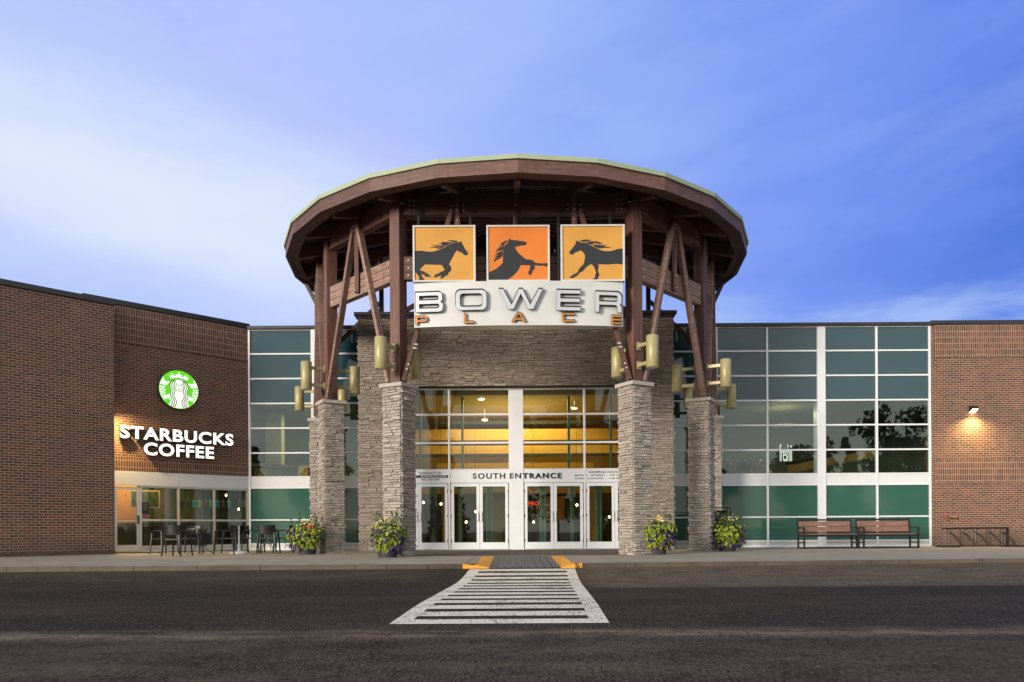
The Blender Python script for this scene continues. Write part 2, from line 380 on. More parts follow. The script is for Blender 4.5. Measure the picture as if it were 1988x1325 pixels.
M = dict(
 brick=brick_mat('brick_red'), brick_s=brick_mat('brick_red_soldier', True),
 white=simple('white_aluminium', (.74, .75, .78, 1), .35, 0, .04, 3), header=simple('header_panel', (.66, .67, .69, 1), .4, 0, .05, 1.2),
 silver=simple('silver_frame', (.58, .58, .57, 1), .35, .3, .06, 3),
 coping=simple('coping_metal', (.035, .033, .036, 1), .4, .3, .2, 2),
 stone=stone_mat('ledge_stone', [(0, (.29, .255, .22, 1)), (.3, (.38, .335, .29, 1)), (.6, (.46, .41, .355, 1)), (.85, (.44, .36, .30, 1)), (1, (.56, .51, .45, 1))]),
 stoned=stone_mat('ledge_stone_shaded', [(0, (.22, .18, .15, 1)), (.3, (.30, .25, .21, 1)), (.6, (.37, .31, .26, 1)), (.85, (.33, .25, .20, 1)), (1, (.46, .40, .34, 1))]),  # darker copy of the ledge stone, canopy shade mixed into its colours
 cap=simple('cap_stone', (.42, .40, .35, 1), .9, 0, .15, 12, .5),
 wood=wood_mat('glulam_stained', (.075, .028, .02, 1), (.125, .052, .038, 1), (.20, .10, .075, 1)),
 woodl=wood_mat('glulam_sunlit', (.16, .085, .062, 1), (.29, .18, .14, 1), (.46, .33, .27, 1)),  # paler glulam copy, sunlit look of the tie beams put into the colour
 fascia=wood_mat('glulam_rim', (.085, .036, .030, 1), (.145, .068, .056, 1), (.26, .15, .13, 1)),
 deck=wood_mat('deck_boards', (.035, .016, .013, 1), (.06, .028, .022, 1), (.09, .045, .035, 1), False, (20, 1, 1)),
 post=wood_mat('post_wood', (.09, .034, .026, 1), (.14, .060, .045, 1), (.23, .125, .10, 1), False, (16, 16, .7)),
 green=simple('roof_flashing', (.36, .42, .29, 1), .75, 0, .05, 2, 0, .2), bolt=simple('bolt_zinc', (.75, .73, .70, 1), .3, .4, .1, 5),
 khaki=simple('lamp_khaki', (.38, .33, .155, 1), .42, .1, .10, 2), steel=simple('dark_steel', (.03, .028, .027, 1), .4, .5, .2, 6),
 sp_blue=spandrel('spandrel_blue', (.024, .068, .090, 1), (.018, .056, .072, 1)), sp_green=spandrel('spandrel_green', (.042, .125, .095, 1), (.036, .108, .08, 1), .5),
 glass=glass_mat('vision_glass', (.70, .82, .76, 1), .115), glass_e=glass_mat('entrance_glass', (.80, .84, .76, 1), .085), glass_c=glass_mat('cafe_glass', (.84, .86, .80, 1), .045),
 asphalt=asphalt(), walk=concrete('concrete_walk', rgb(146, 134, 114), rgb(176, 164, 144), 3.0), kerb=concrete('kerb_concrete', rgb(70, 60, 50), rgb(112, 98, 82), 0, 2.4),
 paver=concrete('paver_grey', rgb(92, 88, 84), rgb(120, 114, 108)), dpaver=concrete('entry_paving', rgb(82, 74, 70), rgb(100, 90, 86), .6),
 wpaint=paint_mat('road_paint_white', rgb(236, 222, 194), .6), ypaint=paint_mat('kerb_paint_yellow', (.80, .34, .03, 1), .15, rgb(120, 100, 70)),
 black=simple('black_powdercoat', (.016, .014, .015, 1), .4, .2, .2, 10), plank=wood_mat('bench_plank', (.16, .075, .055, 1), (.24, .12, .09, 1), (.32, .18, .14, 1), False, (1, 1, 20)),
 pot=simple('pot_resin', (.035, .035, .04, 1), .6, 0, .2, 6), orange=simple('panel_amber', (.62, .30, .05, 1), .5, 0, .10, 1.2), orange2=simple('panel_orange', (.68, .19, .02, 1), .5, 0, .12, 1.2),
 horse=simple('horse_grey', (.020, .024, .030, 1), .75, 0, .15, 2), letter=simple('letter_metal', (.60, .61, .63, 1), .3, .45, .06, 2), letterside=simple('letter_return', (.025, .022, .022, 1), .4, .4, .1, 2),  # letter sides near-black, shadow around the sign letters put into their colour
 copper=simple('letter_copper', (.56, .22, .04, 1), .4, .15, .12, 3), signw=simple('sign_box_white', (.60, .60, .59, 1), .35, .1, .09, 1.3),
 darktxt=simple('dark_vinyl', (.02, .02, .025, 1), .5), whitetxt=simple('white_vinyl', (.8, .8, .8, 1), .5), mutedtxt=simple('grey_vinyl', (.3, .27, .2, 1), .5),
 lit_white=emit('lit_white', (1, .97, .90, 1), 1.25), lit_green=emit('lit_green', (.12, .78, .012, 1), .78), lit_logo=emit('lit_logo_white', (.97, 1, .88, 1), .88), logo_line=emit('logo_line', (.10, .30, .03, 1), .28),
 lamp_glow=emit('lamp_glow', (1, .74, .32, 1), 30), bulb=emit('bulb_glow', (1, .72, .30, 1), 14), down=emit('downlight_glow', (1, .9, .7, 1), 8),
)

# ------------------------------------------------------------------ ground, road, walk
prof = [(-60, -1.1), (0, -.42), (3.5, -.285), (5.2, -.25), (6.96, -.225), (8.5, -.197), (10.3, -.207), (12.3, -.218), (13.3, -.178), (14.3, -.104), (14.6, -.096), (15.9, -.092), (16.6, -.092)]
def gz(Y):
    for (a, za), (b, zb) in zip(prof[:-1], prof[1:]):
        if Y <= b: k = (Y-a)/(b-a); return za+(zb-za)*max(0, k)
    return prof[-1][1]
def sm(Y): return (gz(Y-.4)+gz(Y)+gz(Y+.4)+gz(Y-.2)+gz(Y+.2))/5
KP = [(-40, 14.35), (-16, 14.4), (-9, 14.45), (0, 14.6), (5, 15.0), (10, 15.6), (16, 15.75), (40, 15.8)]
def ky(X):
    for (a, za), (b, zb) in zip(KP[:-1], KP[1:]):
        if X <= b: return za+(zb-za)*(X-a)/(b-a)
    return KP[-1][1]
def sheet(name, xs, ys, zf, mat, kind='structure', parent=None):
    v = []; f = []
    for Y in ys:
        for X in xs: v.append((X, Y, zf(X, Y)))
    n = len(xs)
    for j in range(len(ys)-1):
        for i in range(n-1): f.append((j*n+i, j*n+i+1, (j+1)*n+i+1, (j+1)*n+i))
    m = MB(); m.add(v, f); o = m.build(name, mat, parent); tag(o, kind=kind); return o
big = MB(); big.add([(-900, -900, -1.25), (900, -900, -1.25), (900, 900, -1.25), (-900, 900, -1.25)], [(0, 1, 2, 3)])
tag(big.build('ground', simple('ground_soil', (.07, .075, .05, 1), .95, 0, .3, .3)), kind='structure')
ys = [-60, -20, -5, 0]+[i*.2 for i in range(1, 80)]+[16.3]
sheet('road', [-60, -20, -12, -6, 0, 6, 12, 20, 60], ys, lambda X, Y: sm(Y), M['asphalt'])
# sidewalk slab and kerb
RX0, RX1, RY = -.44, .93, 18.6      # ramp
def walk():
    m = MB(); xs = [-40, -30, -20, -16, -12, -9, -6, -3, -1.6, RX0-.28]
    def strip(xs):
        for a, b in zip(xs[:-1], xs[1:]):
            m.add([(a, ky(a)+.15, -.012), (b, ky(b)+.15, -.012), (b, RY, -.004), (a, RY, -.004)], [(0, 1, 2, 3)])
    strip(xs); strip([RX1+.28, 2.2, 4, 5, 7.5, 10, 13, 16, 25, 40])
    m.add([(-40, RY, -.004), (40, RY, -.004), (40, 26.3, 0), (-40, 26.3, 0)], [(0, 1, 2, 3)])
    tag(m.build('sidewalk', M['walk']), kind='structure')
walk()
kb = MB()
def kerb(xs, dips):
    for a, b in zip(xs[:-1], xs[1:]):
        ta, tb = [-.012 if dips.get(q) is None else dips[q] for q in (a, b)]
        v = [(a, ky(a), -.3), (b, ky(b), -.3), (b, ky(b)+.15, -.3), (a, ky(a)+.15, -.3), (a, ky(a)+.02, ta), (b, ky(b)+.02, tb), (b, ky(b)+.15, tb), (a, ky(a)+.15, ta)]
        kb.add(v, [(3, 2, 1, 0), (4, 5, 6, 7), (0, 1, 5, 4), (1, 2, 6, 5), (2, 3, 7, 6), (3, 0, 4, 7)])
kerb([-40, -30, -20, -16, -12, -9, -6, -3, -1.6, -.95], {}); kerb([1.35, 2.2, 4, 5, 7.5, 10, 13, 16, 25, 40], {})
tag(kb.build('kerb', M['kerb'], bevel=.015), kind='structure')
# yellow dropped kerb ends and ramp edge stripes
yb = MB()
yy = ky(0)
for sx, a, b, c in ((-1, -.95, RX0-.28, RX0), (1, 1.35, RX1+.28, RX1)):
    lo = -.07
    # kerb end sloping down to the ramp
    v = [(a, ky(a), -.3), (b, ky(b), -.3), (b, ky(b)+.16, -.3), (a, ky(a)+.16, -.3), (a, ky(a)+.018, -.010), (b, ky(b)+.018, lo+.03), (b, ky(b)+.16, lo+.03), (a, ky(a)+.16, -.010)]
    yb.add(v, [(3, 2, 1, 0), (4, 5, 6, 7), (0, 1, 5, 4), (1, 2, 6, 5), (2, 3, 7, 6), (3, 0, 4, 7)])
tag(yb.build('yellow_kerb_end', M['ypaint']), kind='structure')
rm = MB()
def rz(Y): return -.012+.01 + (-.086)*max(0, min(1, (RY-Y)/(RY-yy)))
for sx, b, c in ((-1, RX0-.28, RX0), (1, RX1+.28, RX1)):
    x0, x1 = min(b, c), max(b, c)
    rm.add([(x0, yy+.0, rz(yy)+(.004 if sx > 0 else .064)), (x1, yy, rz(yy)+(.064 if sx > 0 else .004)), (x1, RY, .002), (x0, RY, .002)], [(0, 1, 2, 3)])
    rm.add([(b, yy, -.3), (b, yy, rz(yy)+.064), (b, RY, .002), (b, RY, -.3)], [(0, 1, 2, 3)])
    rm.add([(x0, yy, -.3), (x1, yy, -.3), (x1, yy, rz(yy)+(.064 if sx > 0 else .004)), (x0, yy, rz(yy)+(.004 if sx > 0 else .064))], [(0, 1, 2, 3)])
tag(rm.build('yellow_edge_line', M['ypaint']), kind='structure')
wg = MB()   # little sloping cheeks between walk and ramp
for b, a in ((RX0-.28, -.95), (RX1+.28, 1.35)):
    wg.add([(a, ky(a)+.15, -.012), (b, yy+.15, rz(yy)+.060), (b, RY, -.002), (a, RY, -.004)], [(0, 1, 2, 3) if a < b else (3, 2, 1, 0)])
tag(wg.build('ramp_cheek', M['walk']), kind='structure')
pv = MB(); n = 9; wd = (RX1-RX0)/n
for i in range(n):
    x0 = RX0+i*wd+.008; x1 = RX0+(i+1)*wd-.008
    pv.add([(x0, yy-.02, rz(yy)), (x1, yy-.02, rz(yy)), (x1, RY, .0), (x0, RY, .0)], [(0, 1, 2, 3)])
pv.add([(RX0, yy-.02, rz(yy)-.02), (RX1, yy-.02, rz(yy)-.02), (RX1, RY, -.02), (RX0, RY, -.02)], [(0, 1, 2, 3)], 1)
tag(pv.build('paved_ramp', [M['paver'], M['steel']]), kind='structure')
ep = MB(); ep.add([(-3.1, RY+.5, .003), (3.4, RY+.5, .003), (3.9, 24.8, .007), (-3.6, 24.8, .007)], [(0, 1, 2, 3)])
tag(ep.build('entrance_paving', M['dpaver']), kind='structure')
# crosswalk
def cwx(Y):
    k = (Y-6.96)/(14.4-6.96)
    return -1.13+k*.33, .885+k*.30
cw = MB()
def cquad(x0f, x1f, Ya, Yb):
    n = max(1, int((Yb-Ya)/.2))
    for i in range(n):
        a = Ya+(Yb-Ya)*i/n; b = Ya+(Yb-Ya)*(i+1)/n
        cw.add([(x0f(a), a, sm(a)+.005), (x1f(a), a, sm(a)+.005), (x1f(b), b, sm(b)+.005), (x0f(b), b, sm(b)+.005)], [(0, 1, 2, 3)])
Y0, Y1 = 6.96, 14.42
cquad(lambda Y: cwx(Y)[0], lambda Y: cwx(Y)[0]+.17+.03*(Y-Y0)/7, Y0, Y1); cquad(lambda Y: cwx(Y)[1]-.17, lambda Y: cwx(Y)[1], Y0, Y1)
edges = [6.96, 7.32]
per = (Y1-7.32)/12
for i in range(13):
    a = Y0 if i == 0 else 7.27+(i-1)*per+.235; b = 7.27+i*per if i else 7.27
    if i == 12: b = Y1
    cquad(lambda Y: cwx(Y)[0]+.17+.03*(Y-Y0)/7, lambda Y: cwx(Y)[1]-.17, a, b)
tag(cw.build('crosswalk_marking', M['wpaint']), kind='structure')

# ------------------------------------------------------------------ facade geometry
FY = 26.0
fac = Plane((0, FY), 0)
ANG = R(43)
xb = P(484, 850, FY).x
L = 4.75
cafe = Plane((xb-L*math.cos(ANG), FY-L*math.sin(ANG)), ANG)      # cafe wall: s=L at the glazing
CX, CY = P(222, 850, 22.4).x, 22.4
wingA = R(44.5)
wing = Plane((CX, CY), wingA)                                     # s<0 towards the camera

def wall_local(parent, name, s0, s1, y0, y1, z0, z1, mat):
    m = MB(); m.box(s0, s1, y0, y1, z0, z1); return m.build(name, mat, parent)

# left brick wing
lw = empty('brick_wing', (CX, CY, 0), wingA, 'plain dark red brick wing with black coping standing in front of the coffee shop wall', 'building')
zt0 = wing.at(222, 595)[1]; ztop = (zt0+wing.at(4, 552)[1])/2
wall_local(lw, 'wall', -16, 0, 0, .9, -.2, ztop, M['brick'])
wall_local(lw, 'wall', -16, -15.7, .9, 12, -.2, ztop, M['brick'])
wall_local(lw, 'roof', -15.7, 0, .9, 12, ztop-.3, ztop-.05, M['coping'])
MB().box(-16.04, .04, -.04, .94, ztop+.002, ztop+.155).build('coping', M['coping'], lw, .01)
MB().box(-16, .01, -.025, -.002, -.1, .10).build('base_course', M['kerb'], lw)

# cafe wing (coffee shop)
cz = lambda x, y: cafe.at(x, y)[1]
cs = lambda x, y: cafe.at(x, y)[0]
cw_ = empty('coffee_shop_front', (cafe.o.x, cafe.o.y, 0), ANG, 'angled brick shop front with pale metal header, glass door and windows', 'building')
cap_b = (cz(480, 640)+cz(224, 590))/2
hd_t = (cz(226, 913)+cz(482, 926.5))/2; hd_b = (cz(226, 941.6)+cz(482, 951))/2
print('cafe heights', cz(480, 640), cz(224, 590), hd_t, hd_b, 'start s', cs(224, 900))
sb = (cz(223, 661)+cz(481, 704))/2       # bottom of the upper soldier band
wall_local(cw_, 'wall', -1.2, L, 0, .3, hd_t, cap_b, M['brick'])
wall_local(cw_, 'wall', L, L+.02, .0, 6, hd_t, cap_b, M['brick'])
MB().box(-1.2, L-.01, -.022, -.001, sb, cap_b-.001).build('soldier_band', M['brick_s'], cw_)
MB().box(-1.2, L-.01, -.012, -.001, hd_t, hd_t+.41).build('soldier_band', M['brick_s'], cw_)
MB().box(cs(159, 570), L+.02, -.06, .5, cap_b+.002, cap_b+.16).build('coping', M['coping'], cw_, .01)
MB().box(cs(159, 570), L, .5, 9, cap_b-.2, cap_b-.05).build('roof', M['coping'], cw_)
s_l = cs(225, 1000); 
hd = MB(); hs = cs(347, 930)
hd.box(-1.2, hs-.004, -.03, .1, hd_b, hd_t-.004); hd.box(hs+.004, L-.01, -.03, .1, hd_b, hd_t-.004)
hd.build('header', M['header'], cw_, .004)
def cbx(m, x0, x1, z0, z1, y0=-.02, y1=.10, yy=1000): m.box(cs(x0, yy), cs(x1, yy), y0, y1, z0, z1)
fr = MB(); ztr = cz(347, 1010.5); zsill = (cz(280, 1058.5)+cz(470, 1058.5))/2-.02; zb = .03
for a, b in ((271.5, 275.2), (345.5, 348.8), (414.6, 418), (479.5, 484)): cbx(fr, a, b, zb, hd_b-.002)
fr.box(-1.2, s_l-.02, -.02, .1, 0, hd_b-.002)
for a, b in ((275.2, 345.5), (348.8, 414.6), (418, 479.5)):
    cbx(fr, a, b, ztr-.03, ztr+.03, -.015, .09); cbx(fr, a, b, hd_b-.05, hd_b-.004, -.015, .09); cbx(fr, a, b, zsill-.03, zsill+.02, -.015, .09); cbx(fr, a, b, 0.02, .08, -.015, .09)
fr.build('frame', M['silver'], cw_, .004)
for a, b in ((275.2, 345.5), (348.8, 414.6), (418, 479.5)):
    kp = MB(); cbx(kp, a, b, .08, zsill-.03, .01, .05); kp.build('kick_panel', M['silver'], cw_)
    g = MB(); g.box(cs(a, 1000), cs(b, 1000), .035, .04, ztr+.03, hd_b-.05); g.build('pane', M['glass_c'], cw_)
    g = MB(); g.box(cs(a, 1000), cs(b, 1000), .035, .04, zsill+.02, ztr-.03); g.build('pane', M['glass_c'], cw_)
dl = MB(); d0 = cs(226, 1000); d1 = cs(271.3, 1000); dt = cz(250, 946)-.0; d0 -= .04
dl.box(d0, d0+.06, -.01, .04, .04, dt); dl.box(d1-.09, d1, -.01, .04, .04, dt); dl.box(d0+.06, d1-.09, -.01, .04, dt-.08, dt); dl.box(d0+.06, d1-.09, -.01, .04, .04, .25); dl.box(d0+.06, d1-.09, .0, .03, .98, 1.0)
dr = dl.build('door', M['silver'], cw_, .004)
hn = MB(); hn.box(d1-.075, d1-.025, -.045, -.012, .9, 1.16); hn.build('handle', M['steel'], dr, .008)
g = MB(); g.box(d0+.06, d1-.09, .012, .016, .25, dt-.08); g.build('door_glass', M['glass_c'], dr)
def wtext(body, pl, x0, y0, x1, y1, thick, mat, parent, name='lettering', out=.02, bold=.0, space=1.0):
    """text from lower-left pixel to upper-right pixel on a wall plane (local coordinates)"""
    s0, z0 = pl.at(x0, y0); s1, z1 = pl.at(x1, y1)
    me = text_me(body, s1-s0, z1-z0, thick, bold, space)
    return plate(me, name, mat, parent, lambda a, b, c: (s0+a, -out-c, z0+b))
wtext('MOCHA', cafe, 232, 957, 255, 952, .001, M['darktxt'], dr, 'door_lettering', -.010) if False else None
wtext('2', cafe, 242, 964.6, 245.5, 960, .001, M['darktxt'], dr, 'door_number', -.008)

# facade glazing: curtain walls
def Xf(px, y=850): return P(px, y, FY).x
def Zf(py, px=1550): return P(px, py, FY).z
rows = [Zf(q) for q in (636, 682, 730, 778, 826, 874, 921, 941.5, 1004, 1050, 1061)]
GT = rows[0]
def curtain(name, label, x0, x1, cols, wide, seed):
    root = empty(name, ((x0+x1)/2, FY, 0), 0, label, 'glass wall'); ox = (x0+x1)/2
    f = MB()
    T = .032
    xs = sorted([x0+.03, x1-.03]+cols)
    def ok(a): return a-ox
    # verticals
    for c in [x0+.03, x1-.03]+cols: f.box(ok(c)-T, ok(c)+T, -.06, .06, .0, GT+.02)
    # horizontals between verticals and wide columns
    sol = [(c-T, c+T) for c in [x0+.03, x1-.03]+cols]+[(a-.0, b+.0) for a, b in wide]
    sol.sort(); gaps = [(a[1], b[0]) for a, b in zip(sol[:-1], sol[1:]) if b[0]-a[1] > .05]
    for a, b in gaps:
        for zc in rows[1:6]: f.box(ok(a), ok(b), -.045, .05, zc-.028, zc+.028)
        f.box(ok(a), ok(b), -.045, .05, rows[6]-.01, rows[6]+.03)
        f.box(ok(a), ok(b), -.045, .05, rows[7]-.03, rows[7]+.01)
        f.box(ok(a), ok(b), -.045, .05, rows[8]-.025, rows[8]+.025)
        f.box(ok(a), ok(b), -.045, .05, GT-.01, GT+.02)
        f.box(ok(a), ok(b), -.06, .05, rows[9]-.03, rows[9]+.02); f.box(ok(a), ok(b), -.09, .05, .0, .07)
    f.build('mullion_frame', M['white'], root, .004)
    for a, b in gaps:
        p = MB(); p.box(ok(a), ok(b), -.03, .02, rows[7]+.01, rows[6]-.01); p.build('band_panel', M['header'], root)
        p = MB(); p.box(ok(a), ok(b), -.03, .02, .07, rows[9]-.03); p.build('sill_panel', M['silver'], root)
        zs = [(GT-.01, rows[1]+.028, 'sp_blue'), (rows[1]-.028, rows[2]+.028, 'sp_blue'), (rows[2]-.028, rows[3]+.028, 'sp_blue'), (rows[3]-.028, rows[4]+.028, 'glass'),
              (rows[4]-.028, rows[5]+.028, 'glass'), (rows[5]-.028, rows[6]+.03, 'glass'), (rows[7]-.03, rows[8]+.025, 'sp_green'), (rows[8]-.025, rows[9]+.02, 'sp_green')]
        for zt, zb_, mt in zs:
            p = MB(); e = random.uniform(-.006, .006)   # panes are never perfectly true
            p.add([(ok(a), -.004+e, zb_), (ok(b), -.004-e, zb_), (ok(b), -.004-e*.5, zt), (ok(a), -.004+e*1.4, zt)], [(0, 1, 2, 3)])
            p.build('pane' if mt == 'glass' else 'spandrel_panel', M[mt], root)
            if mt != 'glass': MB().box(ok(a), ok(b), .01, .05, zb_, zt).build('backing', M['steel'], root)
    for a, b in wide:
        p = MB(); p.box(ok(a)+.003, ok(b)-.003, -.075, .3, .0, GT+.02); p.build('column_cover', M['white'], root, .006)
    MB().box(x0-ox, x1-ox, -.14, .5, GT+.022, GT+.13).build('coping', M['coping'], root, .01)
    MB().box(x0-ox, x1-ox, .3, 6.5, GT-.5, GT-.3).build('roof', M['coping'], root)
    return root
cl_ = curtain('glass_wall', 'glass wall in white mullions between the angled coffee shop front and the stone entrance', Xf(483.5), Xf(705), [], [(Xf(605), Xf(621))], 1)
cr_ = curtain('glass_wall', 'wide glass wall in white mullions between the stone entrance and the right brick wall, benches below', Xf(1300), Xf(1806), [Xf(1489.3), Xf(1701.5)], [(Xf(1381), Xf(1393)), (Xf(1586), Xf(1602))], 2)

# right brick wing
xr = Xf(1806.5)
rwg = empty('brick_wing', (xr, FY, 0), 0, 'red brick wing with two soldier brick bands, wall lamp and bike rack', 'building')
rt = Zf(632, 1850)
wall_local(rwg, 'wall', 0, 14, -.05, .4, -.2, rt, M['brick'])
wall_local(rwg, 'roof', 0, 14, .4, 9, rt-.3, rt-.1, M['coping'])
MB().box(.12, 14, -.072, -.051, Zf(696, 1850), rt-.001).build('soldier_band', M['brick_s'], rwg)
MB().box(.12, 14, -.066, -.051, Zf(938, 1850), Zf(891, 1850)).build('soldier_band', M['brick_s'], rwg)
MB().box(-.02, 14.05, -.13, .6, rt+.002, rt+.14).build('coping', M['coping'], rwg, .01)

# ------------------------------------------------------------------ ledge stone
def ledge(m, fn, w, z0, z1, hole=None, hmin=.04, hmax=.09, lmin=.10, lmax=.42, rng=random, corner=0):
    """fn(u, out, z) -> point; irregular thin courses of split stone"""
    z = z0
    while z < z1-.01:
        h = min(rng.uniform(hmin, hmax), z1-z)
        if z1-z-h < .02: h = z1-z
        u = -corner*rng.random()
        u = 0
        while u < w-.001:
            l = min(rng.uniform(lmin, lmax), w-u)
            if w-u-l < .06: l = w-u
            if hole and u+l > hole[0] and u < hole[1] and z < hole[2]:
                if u < hole[0]-.03: l = hole[0]-u
                elif u+l > hole[1]+.03 and u >= hole[0]: 
                    u2 = hole[1]; l = u+l-u2; u = u2
                else: u += l; continue
            sub = [(z, h)]
            if h > .075 and rng.random() < .45: k = rng.uniform(.35, .65)*h; sub = [(z, k), (z+k, h-k)]
            for zz, hh in sub:
                o = .010+rng.random()**1.5*.048; g = .0035; tn = min(1, max(0, rng.gauss(.5, .24)))
                a, b = u+g, u+l-g; lo, hi = zz+g, zz+hh-g; j = lambda: rng.uniform(-.006, .006)
                pts = [fn(a, 0, lo), fn(b, 0, lo), fn(b, 0, hi), fn(a, 0, hi), fn(a+.003, o+j(), lo+.004), fn(b-.003, o+j(), lo+.004), fn(b-.003, o+j(), hi-.004), fn(a+.003, o+j(), hi-.004)]
                m.add(pts, [(4, 5, 6, 7), (0, 1, 5, 4), (1, 2, 6, 5), (2, 3, 7, 6), (3, 0, 4, 7)], 0, tn)
            u += l
        z += h
# entrance block
SY = 24.4
sx0, sx1 = P(697, 850, SY).x, P(1307, 850, SY).x
ox0, ox1 = P(752, 900, SY).x, P(1252, 900, SY).x
ezt = P(1000, 750, SY).z; stt = P(1000, 613, SY).z
eb = empty('entrance_block', ((sx0+sx1)/2, SY, 0), 0, 'grey brown ledge stone entrance block with dark coping behind the round timber canopy', 'building')
ocx = (sx0+sx1)/2
m = MB(); rng = random.Random(3)
ledge(m, lambda u, o, z: (sx0+u-ocx, -o, z), sx1-sx0, -.02, stt, (ox0-sx0, ox1-sx0, ezt), rng=rng)
ledge(m, lambda u, o, z: (sx0-ocx-o, 1.6-u, z), 1.6, -.02, stt, rng=rng)
ledge(m, lambda u, o, z: (sx1-ocx+o, u, z), 1.6, -.02, stt, rng=rng)
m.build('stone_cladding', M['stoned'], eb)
cmat = simple('mortar_core', (.06, .05, .045, 1), .95)
m = MB(); m.box(sx0-ocx, ox0-ocx, .0, 1.6, -.05, stt); m.box(ox1-ocx, sx1-ocx, 0, 1.6, -.05, stt); m.box(ox0-ocx, ox1-ocx, 0, 1.6, ezt, stt)
m.build('wall', cmat, eb)
m = MB(); m.box(sx0-ocx-.12, sx1-ocx+.12, -.13, 1.7, stt+.002, stt+.11); m.build('coping', M['coping'], eb, .01)
m = MB(); m.box(sx0-ocx-.06, sx1-ocx+.06, -.07, -.048, stt-.1, stt+.0); m.build('gutter', M['steel'], eb)
m = MB(); m.box(sx0-ocx, sx1-ocx, 1.7, 8, stt-.5, stt-.3); m.box(sx0-ocx, sx0-ocx+.1, 1.6, 8, rows[0], stt-.3); m.box(sx1-ocx-.1, sx1-ocx, 1.6, 8, rows[0], stt-.3); m.build('roof', M['coping'], eb)

# entrance storefront
EY = 24.72
XE = lambda px, y=950: P(px, y, EY).x
ZE = lambda py, px=1000: P(px, py, EY).z
ef = empty('entrance_storefront', (0, EY, 0), 0, 'white framed entrance glazing with transom windows and glass doors in the stone entrance block', 'storefront')
T = .03
f = MB()
eh0, eh1 = ZE(937.5), ZE(912.5)
vert = [XE(752), XE(872.5), XE(1135), XE(1252)]
ccol = (XE(988), XE(1016.5))
for i, c in enumerate(vert): f.box(c-T, c+T, -.06, .06, .0, ezt-.002)
spans = [(vert[0]+T, vert[1]-T), (vert[1]+T, ccol[0]), (ccol[1], vert[2]-T), (vert[2]+T, vert[3]-T)]
zr = [ZE(805), ZE(860)]
for a, b in spans:
    for q in zr: f.box(a, b, -.05, .05, q-.032, q+.032)
    f.box(a, b, -.05, .05, ezt-.055, ezt-.003)
    f.box(a, b, -.05, .05, eh1-.012, eh1+.03)
f.build('frame', M['white'], ef, .004)
m = MB(); m.box(ccol[0]+.002, ccol[1]-.002, -.07, .1, 0, ezt-.003); m.build('column_cover', M['white'], ef, .005)
for a, b in spans:
    m = MB(); m.box(a, b, -.045, .05, eh0, eh1-.014); m.build('header_panel', M['white'], ef, .003)
    for zt, zb_ in ((ezt-.055, zr[0]+.032), (zr[0]-.032, zr[1]+.032), (zr[1]-.032, eh1+.03)):
        e = random.uniform(-.005, .005); m = MB(); m.add([(a, e, zb_), (b, -e, zb_), (b, -e*.3, zt), (a, e, zt)], [(0, 1, 2, 3)]); m.build('pane', M['glass_e'], ef)
ep_ = Plane((0, EY), 0)
wtext('SOUTH', ep_, 918, 930.5, 981, 919, .006, M['darktxt'], ef, out=.047, bold=.03, space=1.25)
wtext('ENTRANCE', ep_, 989.5, 930, 1090, 918.6, .006, M['darktxt'], ef, out=.072, bold=.03, space=1.25)
wtext('CONTACT US', ep_, 814, 922, 856.5, 917, .002, M['darktxt'], ef, out=.0462, bold=.02)
me = fill_loops([[(0, 0), (1, 0), (1, 1), (0, 1)]], .002); s0, z0 = ep_.at(809, 928.6); s1, z1 = ep_.at(875, 923.2)
plate(me, 'contact_strip', M['darktxt'], ef, lambda a, b, c: (s0+a*(s1-s0), -.0462-c, z0+b*(z1-z0)))
wtext('BOWERPLACE.COM', ep_, 818, 927.4, 866, 924.3, .002, M['whitetxt'], ef, out=.049, bold=.02)
wtext('403-342-5240', ep_, 818, 933.5, 853.5, 930, .002, M['darktxt'], ef, out=.0462, bold=.02)
wtext('SHOPPING HOURS', ep_, 1142, 919.5, 1202, 914.8, .002, M['darktxt'], ef, out=.0462, bold=.02)
wtext('MONDAY - SATURDAY ..... 9:30 AM', ep_, 1116, 925.2, 1203, 921.2, .002, M['darktxt'], ef, out=.0462, bold=.015)
wtext('SUNDAY & HOLIDAYS ...... 11:00 AM', ep_, 1116, 931.2, 1203, 927.2, .002, M['darktxt'], ef, out=.0462, bold=.015)
# doors
dz1 = eh0-.012; dz0 = .035
dspans = [(vert[0]+T, None), None]
def leaf(a, b, hinge):
    """one glass door leaf between a and b"""
    g = .005; a += g; b -= g; st_ = .095
    m = MB(); m.box(a, a+st_, -.03, .02, dz0, dz1); m.box(b-st_, b, -.03, .02, dz0, dz1)
    m.box(a+st_, b-st_, -.03, .02, dz1-.11, dz1); m.box(a+st_, b-st_, -.03, .02, dz0, dz0+.21)
    dr = m.build('door', M['white'], ef, .004)
    m = MB(); m.add([(a+st_, -.005, dz0+.21), (b-st_, -.005, dz0+.21), (b-st_, -.005, dz1-.11), (a+st_, -.005, dz1-.11)], [(0, 1, 2, 3)]); m.build('door_glass', M['glass_e'], dr)
    hx = b-.05 if hinge == 'l' else a+.05; sg = -1 if hinge == 'l' else 1
    m = MB(); m.tube((hx, -.075, .93), (hx, -.075, 1.22), .011, 8); m.tube((hx, -.075, .95), (hx, -.03, .95), .009, 6); m.tube((hx, -.075, 1.2), (hx, -.03, 1.2), .009, 6); m.box(hx-.03, hx+.03, -.034, -.0305, .90, 1.25)
    m.build('handle', M['silver'], dr)
    ex = a+.006 if hinge == 'l' else b-.006
    for zz in (.3, 1.1, 1.9): h = MB(); h.tube((ex, -.038, zz-.05), (ex, -.038, zz+.05), .009, 6); h.build('hinge', M['steel'], dr)
m = MB()
mid = [(vert[0]+T, vert[1]-T), (vert[1]+T, ccol[0]), (ccol[1], vert[2]-T), (vert[2]+T, vert[3]-T)]
